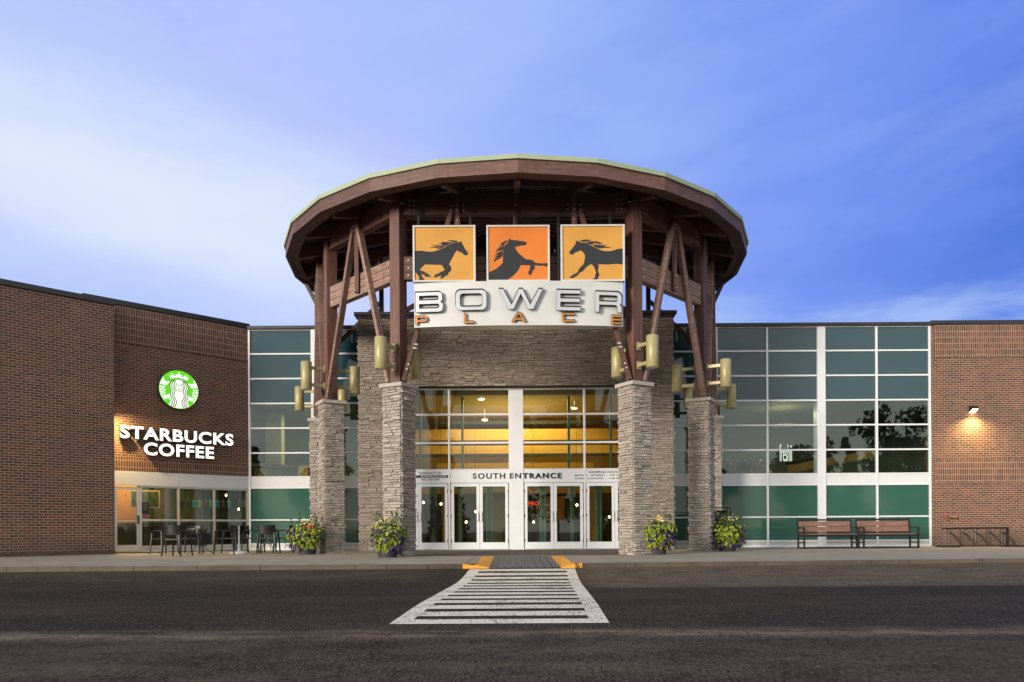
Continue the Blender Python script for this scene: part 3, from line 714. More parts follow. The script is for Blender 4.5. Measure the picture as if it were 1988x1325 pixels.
for a, b in mid:
    c = (a+b)/2; leaf(a+.02, c, 'l'); leaf(c, b-.02, 'r')
    th = MB(); th.box(a, b, -.12, .08, .008, .032); th.build('threshold', M['silver'], ef)

# ------------------------------------------------------------------ interiors
def area(name, loc, size, energy, col, rotx=0):
    l = bpy.data.lights.new(name, 'AREA'); l.energy = energy; l.color = col; l.size = size; l.shape = 'SQUARE'
    o = bpy.data.objects.new(name, l); COL.objects.link(o); o.location = loc; o.rotation_euler = (rotx, 0, 0); return o
gold = simple('lobby_wall_gold', (.46, .30, .05, 1), .8, 0, .15, 1); gold2 = simple('lobby_bulkhead_amber', (.55, .34, .07, 1), .7, 0, .1, 1)
ifloor = simple('lobby_floor', (.08, .07, .05, 1), .3, 0, .2, 2); dark = simple('interior_dark', (.03, .028, .022, 1), .7, 0, .3, 2)
greenf = simple('vestibule_green_frame', (.09, .22, .17, 1), .4, 0, .1, 3)
lob = empty('mall_lobby', (ocx, 30, 0), 0, 'lit amber mall lobby seen through the entrance glazing', 'room')
m = MB(); a0, a1 = sx0-ocx+.15, sx1-ocx-.15
m.box(a0, a1, 6, 6.2, 0, 6.3); m.box(a0-.1, a0, -3.6, 6, 0, 6.3); m.box(a1, a1+.1, -3.6, 6, 0, 6.3); m.build('wall', gold, lob)
MB().box(a0, a1, -5.2, 6, .0, .012).build('floor', ifloor, lob); MB().box(a0, a1, -3.9, 6, 5.4, 5.5).build('ceiling', simple('lobby_ceiling', (.34, .25, .09, 1), .8), lob)
bk = MB()
for i, (yy_, z0, z1, hw) in enumerate(((1.4, 4.35, 4.8, 4.4), (1.2, 3.75, 4.1, 4.2), (3, 3.25, 3.55, 3.4), (4.6, 2.75, 3.0, 2.6))): bk.box(-hw, hw, yy_, yy_+.3, z0, z1)
bk.build('bulkhead', gold2, lob)
bk = MB()
for yy_, z0, hw in ((.9, 3.62, 4.6), (2.8, 3.1, 3.6), (-.5, 4.75, 4.6), (4.4, 2.6, 3.0)): bk.box(-hw, hw, yy_, yy_+.08, z0, z0+.12)
bk.build('dark_beam', dark, lob)
for x_, yy_, w_, z1_ in ((-3.2, 3.5, .5, 2.6), (-1.4, 5.5, 1.0, 2.4), (1.0, 5.4, 1.3, 2.2), (3.0, 4.2, .6, 2.7)):
    MB().box(x_, x_+w_, yy_, yy_+.3, 0, z1_).build('shop_pier', simple('pier_tan', (.28, .17, .05, 1), .8), lob)
m = MB(); m.box(-4.6, 4.6, 5.7, 5.9, 0, 2.35); m.build('darkening_panel', simple('darkening_panel_brown', (.05, .035, .02, 1), .5, 0, .5, 3), lob)  # dark panel added to make the lower lobby darker behind the doors
cv = MB()
for x_ in (-3.4, -2.2, -.6, .9, 1.6, 2.9): cv.box(x_, x_+.9, 4.6, 5.2, 0, random.uniform(.7, 1.25))
cv.build('counter', dark, lob)
# vestibule inner frame (green)
vf = empty('vestibule_screen', (ocx, 27.2, 0), 0, 'dark green framed inner doors of the vestibule behind the entrance doors', 'inner doors')
m = MB()
for x_ in (-4.1, -3.0, -2.9, -2.0, -1.0, -.9, -.12, .12, .9, 1.0, 2.0, 2.9, 3.0, 4.1): m.box(x_-.065, x_+.065, 0, .1, 0, 2.35)
for x_ in (-3.4, -1.9, 0, 1.9, 3.4): m.box(x_-.04, x_+.04, 0, .1, 2.5, 5.4)
m.box(-4.3, 4.3, 0, .1, 2.15, 2.5); m.box(-4.3, 4.3, 0, .1, 3.72, 3.78); m.build('frame', greenf, vf)
for a, b in ((-3.05, -2.0), (-.95, -.12), (.12, .95), (2.0, 3.05), (-2, -.95), (.95, 2)):
    MB().box(a+.05, b-.05, .04, .06, .05, .22).build('kick_rail', greenf, vf)
# lobby furnishings
for i, (px, py, Yd, lb) in enumerate(((822, 976, 28.5, 'small glowing pendant bulb behind the leftmost visible entrance door'), (856, 979, 28.2, 'small glowing pendant bulb behind the right edge of the leftmost visible door'),
                    (905, 1014, 30.5, 'low warm pendant bulb behind the second entrance door'), (923, 994, 31, 'warm pendant bulb beside the handles of the second door pair'),
                    (1036, 1014, 31, 'low warm pendant bulb behind the door right of the centre column'), (1120, 981, 29, 'bright pendant bulb behind the fifth door'), (1183, 1004, 30, 'warm pendant bulb behind the rightmost visible door'))):
    p = P(px, py, Yd); r = empty('pendant_lamp', p, 0, lb, 'lamp', 'pendant bulbs glowing in the lobby')
    b = MB(); b.lathe([(.005, -.05), (.035, -.03), (.045, 0), (.03, .035), (.01, .05)], n=10); b.build('bulb', M['bulb'], r, smooth=True)
    c = MB(); c.tube((0, 0, .05), (0, 0, 5.4-p.z), .006, 5); c.build('cord', M['steel'], r)
for i, (px, py, Yd, lb) in enumerate(((934, 776.5, 25.9, 'recessed ceiling downlight in the second top entrance pane'), (1022, 757, 25.6, 'recessed downlight at the top left of the pane right of the column'), (1116, 756.5, 25.6, 'recessed downlight above the right entrance panes'), (941, 817, 29.3, 'dim ceiling downlight deep in the lobby, second row of panes'), (1115, 794, 27.6, 'small ceiling downlight low in the top right pane'))):
    p = P(px, py, Yd); r = empty('downlight', (p.x, p.y, p.z), 0, lb, 'ceiling light', 'downlights in the lobby ceiling')
    b = MB(); b.lathe([(.10, .0), (.10, .02)], n=14); b.build('lens', M['down'], r); b = MB(); b.lathe([(.13, .02), (.13, .06)], n=14); b.build('housing', M['silver'], r)
    MB().tube((0, 0, .06), (0, 0, max(.1, 5.4-p.z)), .008, 5).build('stem', M['silver'], r)
area('lobby_lamp', (ocx, 29.8, 5.3), 5, 500, (1, .74, .30)); area('lobby_ceiling_fill', (ocx, 29.2, 3.9), 3, 95, (1, .74, .30), R(180)); area('lobby_lamp_vestibule', (ocx, 26, 5.2), 2.5, 45, (1, .80, .48))  # the upward lamp is an added fill without fixture, brightening the ceiling
sgn = empty('shop_sign', P(1036, 978, 34), 0, 'small glowing red shop sign seen through the door right of the centre column', 'sign')
m = MB(); m.box(-.32, .32, 0, .05, -.12, .12); m.build('board', dark, sgn)
me = text_me('PRO', .5, .17, .02, .03); plate(me, 'lettering', emit('red_glow', (1, .09, .03, 1), .9), sgn, lambda a, b, c: (a-.25, -.012-c, b-.085))
# person in the vestibule
def person():
    p = P(842, 1060, 26.3); r = bpy.data.meshes.new('person')
    J = {'pel': (0, 0, .95, .15), 'sp': (0, 0, 1.2, .15), 'ch': (0, 0, 1.40, .165), 'nk': (0, -.01, 1.53, .06), 'hd': (0, -.02, 1.62, .085), 'ht': (0, -.02, 1.72, .085)}
    V = []; E = []; rad = []
    def add(c, r_): V.append(c); rad.append(r_); return len(V)-1
    a = add((0, 0, .95), (.16, .11)); b = add((0, 0, 1.18), (.145, .10)); c = add((0, 0, 1.38), (.17, .11)); n_ = add((0, -.01, 1.52), (.055, .055)); h1 = add((0, -.02, 1.60), (.07, .075)); h2 = add((0, -.02, 1.72), (.075, .09)); 
    E += [(a, b), (b, c), (c, n_), (n_, h1), (h1, h2)]
    for s in (-1, 1):
        k = add((s*.10, 0, .85), (.09, .09)); kn = add((s*.11, -.01, .48), (.06, .06)); an = add((s*.12, .02, .09), (.04, .045)); to = add((s*.14, -.14, .04), (.045, .03)); E += [(a, k), (k, kn), (kn, an), (an, to)]
        sh = add((s*.19, 0, 1.40), (.06, .06)); el = add((s*.25, .02, 1.13), (.045, .045)); wr = add((s*.24, -.07, .90), (.028, .03)); hn_ = add((s*.235, -.10, .82), (.035, .018)); E += [(c, sh), (sh, el), (el, wr), (wr, hn_)]
        for q, (dx, l_) in enumerate(((-.024, .07), (-.008, .08), (.008, .075), (.022, .06))):
            f1 = add((s*(.235)+dx*.4, -.115+dx, .78), (.008, .008)); f2 = add((s*.225+dx*.4, -.125+dx, .78-l_*.6), (.007, .007)); E += [(hn_, f1), (f1, f2)]
        th = add((s*.205, -.125, .81), (.009, .009)); t2 = add((s*.195, -.145, .78), (.008, .008)); E += [(hn_, th), (th, t2)]
    r.from_pydata(V, E, []); r.update(); o = bpy.data.objects.new('person', r); COL.objects.link(o); o.location = (p.x, p.y, 0)
    sk = o.modifiers.new('skin', 'SKIN'); sk.use_smooth_shade = True
    for i, q in enumerate(rad): r.skin_vertices[0].data[i].radius = q
    r.skin_vertices[0].data[0].use_root = True
    ss = o.modifiers.new('sub', 'SUBSURF'); ss.levels = 2; ss.render_levels = 2
    r.materials.append(simple('dark_navy_cloth', (.012, .014, .03, 1), .85))
    tag(o, 'person in dark clothes standing behind the leftmost visible glass door', 'person')
    h = MB(); h.lathe([(.04, -.05), (.10, 0), (.105, .06), (.08, .115), (.02, .14)], (0, .0, 1.70), 12); h.build('hair', simple('dark_hair', (.02, .013, .01, 1), .7), o, smooth=True)
person()
# upper room behind right glass and left glass
dim = simple('room_wall_sage', (.14, .16, .12, 1), .8, 0, .15, 1); dimc = simple('room_ceiling_olive', (.26, .25, .17, 1), .7, 0, .15, .6)
def room(x0, x1, label):
    r = empty('upper_room', ((x0+x1)/2, FY+3, 2.3), 0, label, 'room'); o = (x0+x1)/2; z0, z1 = -.05, rows[3]-2.3+.05
    m = MB(); m.box(x0-o, x1-o, 3.2, 3.3, z0, z1); m.box(x0-o, x0-o+.06, -2.9, 3.2, z0, z1); m.box(x1-o-.06, x1-o, -2.9, 3.2, z0, z1); m.build('wall', dim, r)
    MB().box(x0-o, x1-o, -2.92, 3.2, z1, z1+.08).build('ceiling', dimc, r); MB().box(x0-o, x1-o, -2.92, 3.2, z0-.1, z0).build('floor', dark, r); return r
rl = room(Xf(483)-2.4, Xf(700), 'dim upper room behind the glass wall beside the coffee shop')
rr = room(Xf(1310), Xf(1804)+2.4, 'dim upper room behind the wide right glass wall')
m = MB(); pc = P(534, 840, 27.6); m.box(pc.x-rl.location.x-.28, pc.x-rl.location.x+.28, -1.6, -1.2, -.05, 2.6); m.build('column', simple('column_cream', (.62, .56, .33, 1), .8), rl)
m = MB(); pc = P(512, 900, 27.2); m.box(pc.x-rl.location.x-.25, pc.x-rl.location.x+.2, -2.1, -1.9, -.05, .75); m.build('panel', simple('panel_yellow', (.75, .52, .18, 1), .8), rl)
m = MB(); pc = P(590, 900, 27.6); m.box(pc.x-rl.location.x-.15, pc.x-rl.location.x+.2, -1.6, -1.5, .2, .7); m.build('panel', simple('panel_orange_light', (.8, .45, .14, 1), .8), rl)
area('room_lamp_left', ((Xf(488)+Xf(700))/2, 28.5, 4.9), 1.5, 60, (1, .86, .55)); area('room_lamp_right', (P(1500, 800, 28).x, 28.4, 4.85), 1.5, 85, (1, .88, .6)); area('room_lamp_far_right', (P(1720, 800, 28).x, 28.8, 4.85), 1.0, 10, (1, .88, .6))
# ceiling ring light, slanting timber counter, foliage mural, lit sign
p = P(1522, 829, 27.8); m = MB(); m.lathe([(.42, 0), (.45, .03), (.42, .06)], n=24); tag(m.build('ceiling_disc_lamp', simple('disc_lamp', (.75, .72, .55, 1), .5)), 'flat round ceiling lamp above the small lit sign in the right glass wall', 'lamp').location = p
r = empty('lit_shop_sign', P(1524, 880, 27.2), 0, 'small white glowing cursive style sign hanging inside the right glass wall', 'sign')
me = text_me('freshii', .44, .62, .015, -.008, 1.0); plate(me, 'lettering', emit('neon_white', (1, .97, .88, 1), 1.3), r, lambda a, b, c: (a-.20, -c-.01, b-.30))
MB().box(-.22, .22, 0, .012, -.02, .0).build('mount', M['steel'], r)
for a in (-.15, .15): MB().tube((a, .01, 0), (a, .01, 1.6), .005, 5).build('hanger', M['steel'], r)
def leafball(m, c, rx, ry, rz_, n, size, rng, mi=0, hang=0.0):
    for i in range(n):
        while True:
            q = Vector((rng.uniform(-1, 1), rng.uniform(-1, 1), rng.uniform(-1, 1)))
            if .3 < q.length < 1: break
        p = Vector((c[0]+q.x*rx, c[1]+q.y*ry, c[2]+q.z*rz_))
        nrm = Vector((q.x+rng.gauss(0, .5), q.y+rng.gauss(0, .5), q.z+rng.gauss(0, .5)-hang)).normalized()
        a = nrm.orthogonal().normalized(); a = Matrix.Rotation(rng.uniform(0, 6.28), 3, nrm)@a; b = nrm.cross(a); s = size*rng.uniform(.6, 1.3)
        m.add([p-a*s*.5, p+b*s*.45, p+a*s*.7, p-b*s*.45], [(0, 1, 2, 3)], mi, rng.random())
def leaf_mat(name, c1, c2, c3, rough=.5):
    m, t, b, o = new_mat(name); a = t.node('ShaderNodeAttribute', attribute_name='tone')
    t.l.new(t.ramp(a.outputs['Fac'], [(0, c1), (.5, c2), (1, c3)]), b.inputs['Base Color']); b.inputs['Roughness'].default_value = rough
    b.inputs['Subsurface Weight'].default_value = 0.0
    return m
M['lime'] = leaf_mat('lime_vine_leaf', (.10, .15, .006, 1), (.21, .27, .008, 1), (.36, .40, .014, 1)); M['petunia'] = leaf_mat('purple_petal', (.022, .008, .075, 1), (.045, .012, .14, 1), (.085, .03, .20, 1))
M['dkleaf'] = leaf_mat('dark_leaf', (.02, .05, .012, 1), (.04, .09, .02, 1), (.07, .13, .03, 1)); M['yellowf'] = leaf_mat('yellow_petal', (.55, .38, .03, 1), (.75, .58, .06, 1), (.8, .7, .3, 1)); M['redf'] = leaf_mat('red_petal', (.35, .03, .01, 1), (.5, .08, .02, 1), (.55, .2, .03, 1))
M['tree'] = leaf_mat('tree_leaf', (.012, .028, .008, 1), (.028, .055, .014, 1), (.05, .085, .02, 1), .7); M['autumn'] = leaf_mat('rust_leaf', (.2, .06, .02, 1), (.28, .10, .03, 1), (.1, .1, .03, 1)); bark = simple('bark', (.05, .035, .025, 1), .9, 0, .3, 8, .6)
rng = random.Random(5)
for px, n_, mt, lb in ((1410, 420, 'autumn', 'rust coloured indoor foliage behind the glass beside the right canopy posts'), (1445, 380, 'tree', 'dark green indoor foliage left of the small lit sign'), (1475, 300, 'autumn', 'small rust and green indoor foliage next to the lit sign')):
    c = P(px, 900, 27.2); o = empty('indoor_plant', (c.x, c.y, 2.25), 0, lb, 'plant', 'plants inside the right glass wall'); m = MB(); leafball(m, (0, 0, .45), .3, .2, .45, n_, .09, rng); m.build('foliage', M[mt], o)
    MB().lathe([(.1, 0), (.14, .2)], n=12).build('pot', M['pot'], o)
r = empty('timber_counter', P(1560, 905, 28), 0, 'sloping lit timber bulkhead inside the glass wall behind the small lit sign', 'counter')
m = MB(); a, b = P(1530, 912, 27.6)-r.location, P(1700, 880, 28.6)-r.location; m.beam(a, b, .1, .28); m.build('fascia', simple('counter_oak', (.5, .27, .07, 1), .6), r)
m = MB(); m.beam(a+Vector((0, .1, .22)), b+Vector((0, .1, .22)), .1, .1); m.build('top_rail', dark, r)

# coffee shop interior (local to the cafe wall)
ci = empty('coffee_shop_room', (cafe.o.x, cafe.o.y, 0), ANG, 'warm coffee shop room with orange wall seen through its windows', 'room')
ow = simple('cafe_wall_orange', (.50, .22, .05, 1), .8, 0, .1, 1); sage = simple('cafe_wall_sage', (.16, .20, .09, 1), .8, 0, .2, 1)
m = MB(); m.box(-1.2, 1.9, 2.6, 2.7, 0, 3); m.build('orange_wall', ow, ci); m = MB(); m.box(1.9, L+2.2, 3.4, 3.5, 0, 3); m.box(1.9, 1.96, 2.6, 3.4, 0, 3); m.build('sage_wall', sage, ci)
MB().box(-1.2, L+2.2, .15, 3.5, 2.9, 3.0).build('ceiling', simple('cafe_ceiling', (.25, .22, .15, 1), .8), ci); MB().box(-1.2, L+2.2, .12, 3.5, 0, .01).build('floor', ifloor, ci)
MB().box(-1.3, -1.2, .1, 3.5, 0, 3).build('side_wall', ow, ci)
bn = MB(); bn.box(.9, L+2, 2.2, 2.6, 0, .95); bn.box(.5, .9, 1.8, 2.2, 0, 1.1); bn.build('counter', dark, ci)
st_ = MB(); st_.box(2.6, 3.1, 2.9, 3.3, 0, 2.9); st_.box(4.0, 4.3, 2.9, 3.3, 0, 2.9); st_.build('stone_pier', M['paver'], ci)
pf = empty('framed_picture', (cafe.o.x, cafe.o.y, 0), ANG, 'framed dark green picture on the wall behind the first coffee shop window', 'picture')
s0, z0 = 1.5, 1.45
MB().box(s0, s0+.95, 1.9, 1.93, z0, z0+.6).build('frame', simple('frame_gilt', (.5, .36, .16, 1), .6), pf); MB().box(s0+.05, s0+.90, 1.885, 1.899, z0+.05, z0+.55).build('artwork', simple('artwork_green', (.05, .08, .03, 1), .7, 0, .7, 6), pf)
MB().tube((s0+.2, 1.92, z0+.6), (s0+.2, 1.92, 2.9), .005, 5).tube((s0+.75, 1.92, z0+.6), (s0+.75, 1.92, 2.9), .005, 5).build('wire', M['steel'], pf)
def cafe_world(s, o, z): 
    n = Vector((-math.sin(ANG), math.cos(ANG))); return Vector((cafe.o.x+s*cafe.u.x+n.x*o, cafe.o.y+s*cafe.u.y+n.y*o, z))
l = area('cafe_lamp', cafe_world(1.6, 1.6, 2.8), 2.0, 120, (1, .72, .36)); l = area('cafe_lamp_far', cafe_world(4.2, 1.8, 2.8), 1.6, 62, (1, .85, .5))
for s_, o_, z_ in ((4.35, 1.0, 1.9), (4.75, .9, 1.42)):
    r = empty('globe_bulb', cafe_world(s_, o_, z_), 0, 'glowing filament bulb %s in the last coffee shop window' % ('high beside the cup banners' if z_ > 1.6 else 'low above the seats'), 'lamp'); MB().lathe([(.01, -.04), (.035, 0), (.01, .05)], n=10).build('bulb', M['bulb'], r, smooth=True)
    MB().tube((0, 0, .05), (0, 0, 2.9-z_), .005, 5).build('cord', M['steel'], r)
# cup banners hanging in the windows
cups = [(940, (.10, .03, .12), 'dark purple'), (1022, (.05, .20, .10), 'dark green'), (1103, (.05, .70, .55), 'turquoise'), (1180, (.45, .75, .38), 'pale green'), (1262, (.28, .03, .06), 'maroon'), (1332, (.14, .60, .16), 'leaf green'),
        (1425, (.06, .45, .45), 'teal'), (1498, (.30, .18, .10), 'brown and cream'), (1578, (.06, .65, .32), 'bright green'), (1722, (.18, .14, .38), 'violet'), (1782, (.2, .55, .26), 'mossy green')]
for i, (cx_, c_, nm) in enumerate(cups):
    px = 220+cx_/6.974; s_, zc = cafe.at(px, 900+548/6.974); p = cafe_world(s_, .06, zc)
    r = empty('cup_banner', p, ANG, '%s paper drink cup cut-out hanging in the coffee shop window' % nm, 'decoration', 'drink cup cut-outs in the coffee shop window')
    mt = simple('cup_'+nm.replace(' ', '_'), c_+(1,), .6, 0, .1, 5); mt2 = simple('cup_lid_'+nm.replace(' ', '_'), tuple(min(1, q*1.3+.08) for q in c_)+(1,), .5)
    body = [(-.055, .06), (.055, .06), (.042, -.13), (-.042, -.13)]; me = fill_loops([body], .006); plate(me, 'cup', mt, r, lambda a, b, c: (a, -c, b))
    dome = [(-.06, .062)]+[(.06*math.cos(math.pi-k*math.pi/8), .062+.065*math.sin(math.pi-k*math.pi/8)) for k in range(9)]; me = fill_loops([dome[1:]], .006); plate(me, 'lid', mt2, r, lambda a, b, c: (a, -c, b))
    MB().box(-.004, .004, -.005, .0, .127, .175).build('straw', M['whitetxt'], r); MB().tube((0, 0, .175), (0, 0, hd_b-zc), .0015, 4).build('thread', M['whitetxt'], r)
ps = empty('notice_poster', (cafe.o.x, cafe.o.y, 0), ANG, 'black notice with small white print in the window beside the coffee shop door', 'poster')
a, b = cs(275.6, 985), cs(291, 985); z1, z0 = cz(283, 976), cz(283, 998.5); MB().box(a, b, .03, .034, z0, z1).build('sheet', M['darktxt'], ps)
m = MB()
for k in range(5): m.box(a+.03, b-.05-.03*(k % 2), .0285, .0298, z1-.06-k*.04, z1-.05-k*.04)
m.build('print_lines', M['mutedtxt'], ps)
MB().box(a+.04, b-.07, .030, .034, z0-.13, z0-.02).build('sticker', simple('magenta_paper', (.28, .03, .16, 1), .6), ps)

# ------------------------------------------------------------------ brick wall signs (coffee shop)
lg = empty('round_logo_sign', (cafe.o.x, cafe.o.y, 0), ANG, 'round backlit green and white crowned woman logo high on the brick shop wall', 'sign')
def lp(u, v, n=None): return cafe.at(300+u/15.41, 715+v/15.41)
cs0, cz0 = lp(672, 665); rd = (lp(1262, 720)[0]-lp(72, 610)[0])/2
zt_ = lp(640, 85)[1]; zb_ = lp(720, 1250)[1]; rz_ = (zt_-zb_)/2; cz0 = (zt_+zb_)/2; cs0 = (lp(1262, 720)[0]+lp(72, 610)[0])/2
RR = (rd+rz_)/2; print('logo radii', rd, rz_)
OUT = .16
def lgf(lay): return lambda a, b, c: (cs0+a*RR, -OUT-lay-c, cz0+b*RR)
me = fill_loops([circ(0, 0, 1.0, 56)], .14); plate(me, 'rim', simple('logo_rim', (.03, .12, .02, 1), .5), lg, lambda a, b, c: (cs0+a*RR, -.02-c, cz0+b*RR))
me = fill_loops([circ(0, 0, .985, 56)], .004); plate(me, 'green_face', M['lit_green'], lg, lgf(.001))
wl = []   # white loops (unit disc coordinates)
def inside(x, y): return x*x+y*y < .96
def clampd(lp_):
    o = []
    for x_, y_ in lp_:
        r_ = math.hypot(x_, y_)
        if r_ > .975: x_, y_ = x_*.975/r_, y_*.975/r_
        o.append((x_, y_))
    return o
hair_r = [(.0, .50), (.20, .48), (.36, .36), (.44, .16), (.43, -.02), (.40, -.14), (.50, -.30), (.54, -.42), (.46, -.56), (.42, -.66), (.52, -.84), (.56, -.80)]
mir = lambda L_: [(-a, b) for a, b in reversed(L_)]
hair = hair_r+[(.3, -.96), (0, -.97), (-.3, -.96)]+mir(hair_r)[:-1]
wl.append(hair)
crown = [(-.40, .50), (-.50, .70), (-.38, .66), (-.36, .80), (-.24, .70), (-.12, .66), (-.18, .76), (-.07, .77), (0, .92), (.07, .77), (.18, .76), (.12, .66), (.24, .70), (.36, .80), (.38, .66), (.50, .70), (.40, .50), (.22, .57), (0, .60), (-.22, .57)]
wl.append(crown)
for s in (-1, 1):
    wl.append([(s*q[0], q[1]) for q in [(.96, .20), (.80, .60), (.70, .36), (.44, .36), (.56, .22), (.64, .14)]])
    for k in range(6):
        a = .08-k*.135; wl.append([(s*q[0], q[1]) for q in [(.975, a+.03), (.70-.02*k+(.0 if k < 3 else .04*(k-2)), a-.01), (.70-.02*k+(0 if k < 3 else .04*(k-2)), a-.08), (.975, a-.055)]])
    wl.append([(s*q[0], q[1]) for q in [(.48, -.28), (.72, -.40), (.78, -.52), (.66, -.56), (.50, -.46)]])
for i, q in enumerate(wl):
    me = fill_loops([clampd(q)], .004); plate(me, 'white_figure', M['lit_logo'], lg, lgf(.006+.0003*i))
ln = MB()
def stroke(pts, w_, lay=.013):
    L3 = []
    for i, p_ in enumerate(pts):
        a = Vector(pts[max(0, i-1)]); b = Vector(pts[min(len(pts)-1, i+1)]); d_ = (b-a).normalized(); n_ = Vector((-d_.y, d_.x))*w_/2
        L3.append((Vector(p_)+n_, Vector(p_)-n_))
    for (a, b), (c, d_) in zip(L3[:-1], L3[1:]):
        ln.add([(cs0+q.x*RR, -OUT-lay, cz0+q.y*RR) for q in (a, b, d_, c)], [(0, 1, 2, 3)])
for s in (-1, 1):
    for k, o_ in enumerate((0, .10, .20)):
        base = [(.16+o_*.5, .46), (.24+o_, .30), (.255+o_, .08), (.20+o_, -.10), (.26+o_*.9, -.28), (.24+o_*.9, -.42), (.16+o_, -.56), (.14+o_*1.0, -.70), (.22+o_*.9, -.92)]
        # smooth
        pts = []
        for i in range(len(base)-1):
            p0 = base[max(0, i-1)]; p1 = base[i]; p2 = base[i+1]; p3 = base[min(len(base)-1, i+2)]
            for q in range(4):
                t_ = q/4; pts.append(tuple(.5*((2*p1[j])+(-p0[j]+p2[j])*t_+(2*p0[j]-5*p1[j]+4*p2[j]-p3[j])*t_*t_+(-p0[j]+3*p1[j]-3*p2[j]+p3[j])*t_**3) for j in (0, 1)))
        pts.append(base[-1]); stroke([(s*a, b) for a, b in pts], .040)
    stroke([(s*.07, .27), (s*.13, .30), (s*.19, .27)], .025); stroke([(s*.07, .22), (s*.14, .24), (s*.18, .20), (s*.12, .205), (s*.07, .22)], .022)
    stroke([(s*.22, .18), (s*.19, .04), (s*.12, -.06), (0, -.10)], .025)
stroke([(-.05, .02), (0, .035), (.05, .02), (0, .0), (-.05, .02)], .022); stroke([(.02, .28), (.03, .16), (-.02, .11), (.03, .10)], .014)
stroke([(-.42, .46), (-.22, .55), (0, .57), (.22, .55), (.42, .46)], .026)
o = ln.build('line_drawing', M['logo_line'], lg)
# lettering
lt = empty('shop_lettering', (cafe.o.x, cafe.o.y, 0), ANG, 'two lines of glowing white channel letters on the brick wall above the coffee shop', 'sign')
lt['label'] = 'two lines of glowing white block letters on the brick wall above the coffee shop door'
def channel(body, x0, y0, x1, y1, zt, zb):
    s0 = cs(x0, y0); s1 = cs(x1, y1)
    me = text_me(body, s1-s0, zt-zb, .12, .032, 1.09)
    # split into faces by letter using loose parts
    bm = bmesh.new(); bm.from_mesh(me); bpy.data.meshes.remove(me); bm.verts.ensure_lookup_table()
    seen = set(); parts = []
    for v in bm.verts:
        if v.index in seen: continue
        st = [v]; comp = set([v.index]); seen.add(v.index)
        while st:
            q = st.pop()
            for e in q.link_edges:
                w2 = e.other_vert(q)
                if w2.index not in seen: seen.add(w2.index); comp.add(w2.index); st.append(w2)
        parts.append(comp)
    for comp in parts:
        idx = {i: k for k, i in enumerate(sorted(comp))}; m = MB()
        vs_ = [(s0+bm.verts[i].co.x, -.06-bm.verts[i].co.z, zb+bm.verts[i].co.y) for i in sorted(comp)]
        fs = []; mi = []
        for f in bm.faces:
            if f.verts[0].index in comp:
                fs.append(tuple(idx[v.index] for v in f.verts)); mi.append(0 if abs(f.normal.z) > .5 and f.calc_center_median().z > .06 else 1)
        m.add(vs_, fs); m.mi = mi; o = m.build('letter', [M['lit_white'], M['letterside']], lt)
    bm.free()
zt1 = (cz(229, 825.7)+cz(449, 845))/2; zb1 = (cz(229, 850.5)+cz(449, 868))/2
zt2 = (cz(276, 859.7)+cz(411, 869))/2; zb2 = (cz(276, 884.6)+cz(411, 892.5))/2
channel('STARBUCKS', 229.5, 838, 449, 856, zt1, zb1); channel('COFFEE', 275.5, 872, 411.4, 881, zt2, zb2)

# ------------------------------------------------------------------ stone pillars
X0 = .14
PIL = [(2.985, 19.33, 30), (5.28, 21.75, 60), (6.38, 25.0, 90)]
PW = .56
ptop = EYE+3.70
pil_lab = {(-1, 0): 'ledge stone pillar left of the entrance doors, flower pot at its foot', (1, 0): 'ledge stone pillar right of the entrance doors, flower pot on its right',
           (-1, 1): 'ledge stone pillar with a red and purple flower pot at its left foot', (1, 1): 'ledge stone pillar beside the small black rack, in front of the right glass wall',
           (-1, 2): 'half hidden ledge stone pillar against the left glass wall', (1, 2): 'half hidden ledge stone pillar against the right glass wall'}
def ledge_pillar(sd, k):
    px, py, az = PIL[k]; x_ = X0+sd*px; ztop = ptop if k < 2 else EYE+217.4*25.0/F
    a = sd*R(az)
    r = empty('stone_pillar', (x_, py, 0), a, pil_lab[(sd, k)], 'pillar', 'ledge stone pillars carrying the canopy')
    h = PW/2; m = MB(); rg = random.Random(10*k+sd+30)
    for q in range(4):
        ca, sa = math.cos(q*math.pi/2), math.sin(q*math.pi/2)
        def fn(u, o, z, ca=ca, sa=sa):
            lx, ly = u-h, -h-o
            return (lx*ca-ly*sa, lx*sa+ly*ca, z)
        ledge(m, fn, PW, -.02, ztop-.1, rng=rg, lmin=.09, lmax=.34)
    m.build('shaft', M['stone'], r)
    MB().box(-h, h, -h, h, -.05, ztop-.1).build('core', cmat, r)
    e = h+.075; MB().box(-e, e, -e, e, ztop-.098, ztop).build('capstone', M['cap'], r, .012)
    return r
for k in range(3):
    for sd in (-1, 1): ledge_pillar(sd, k)

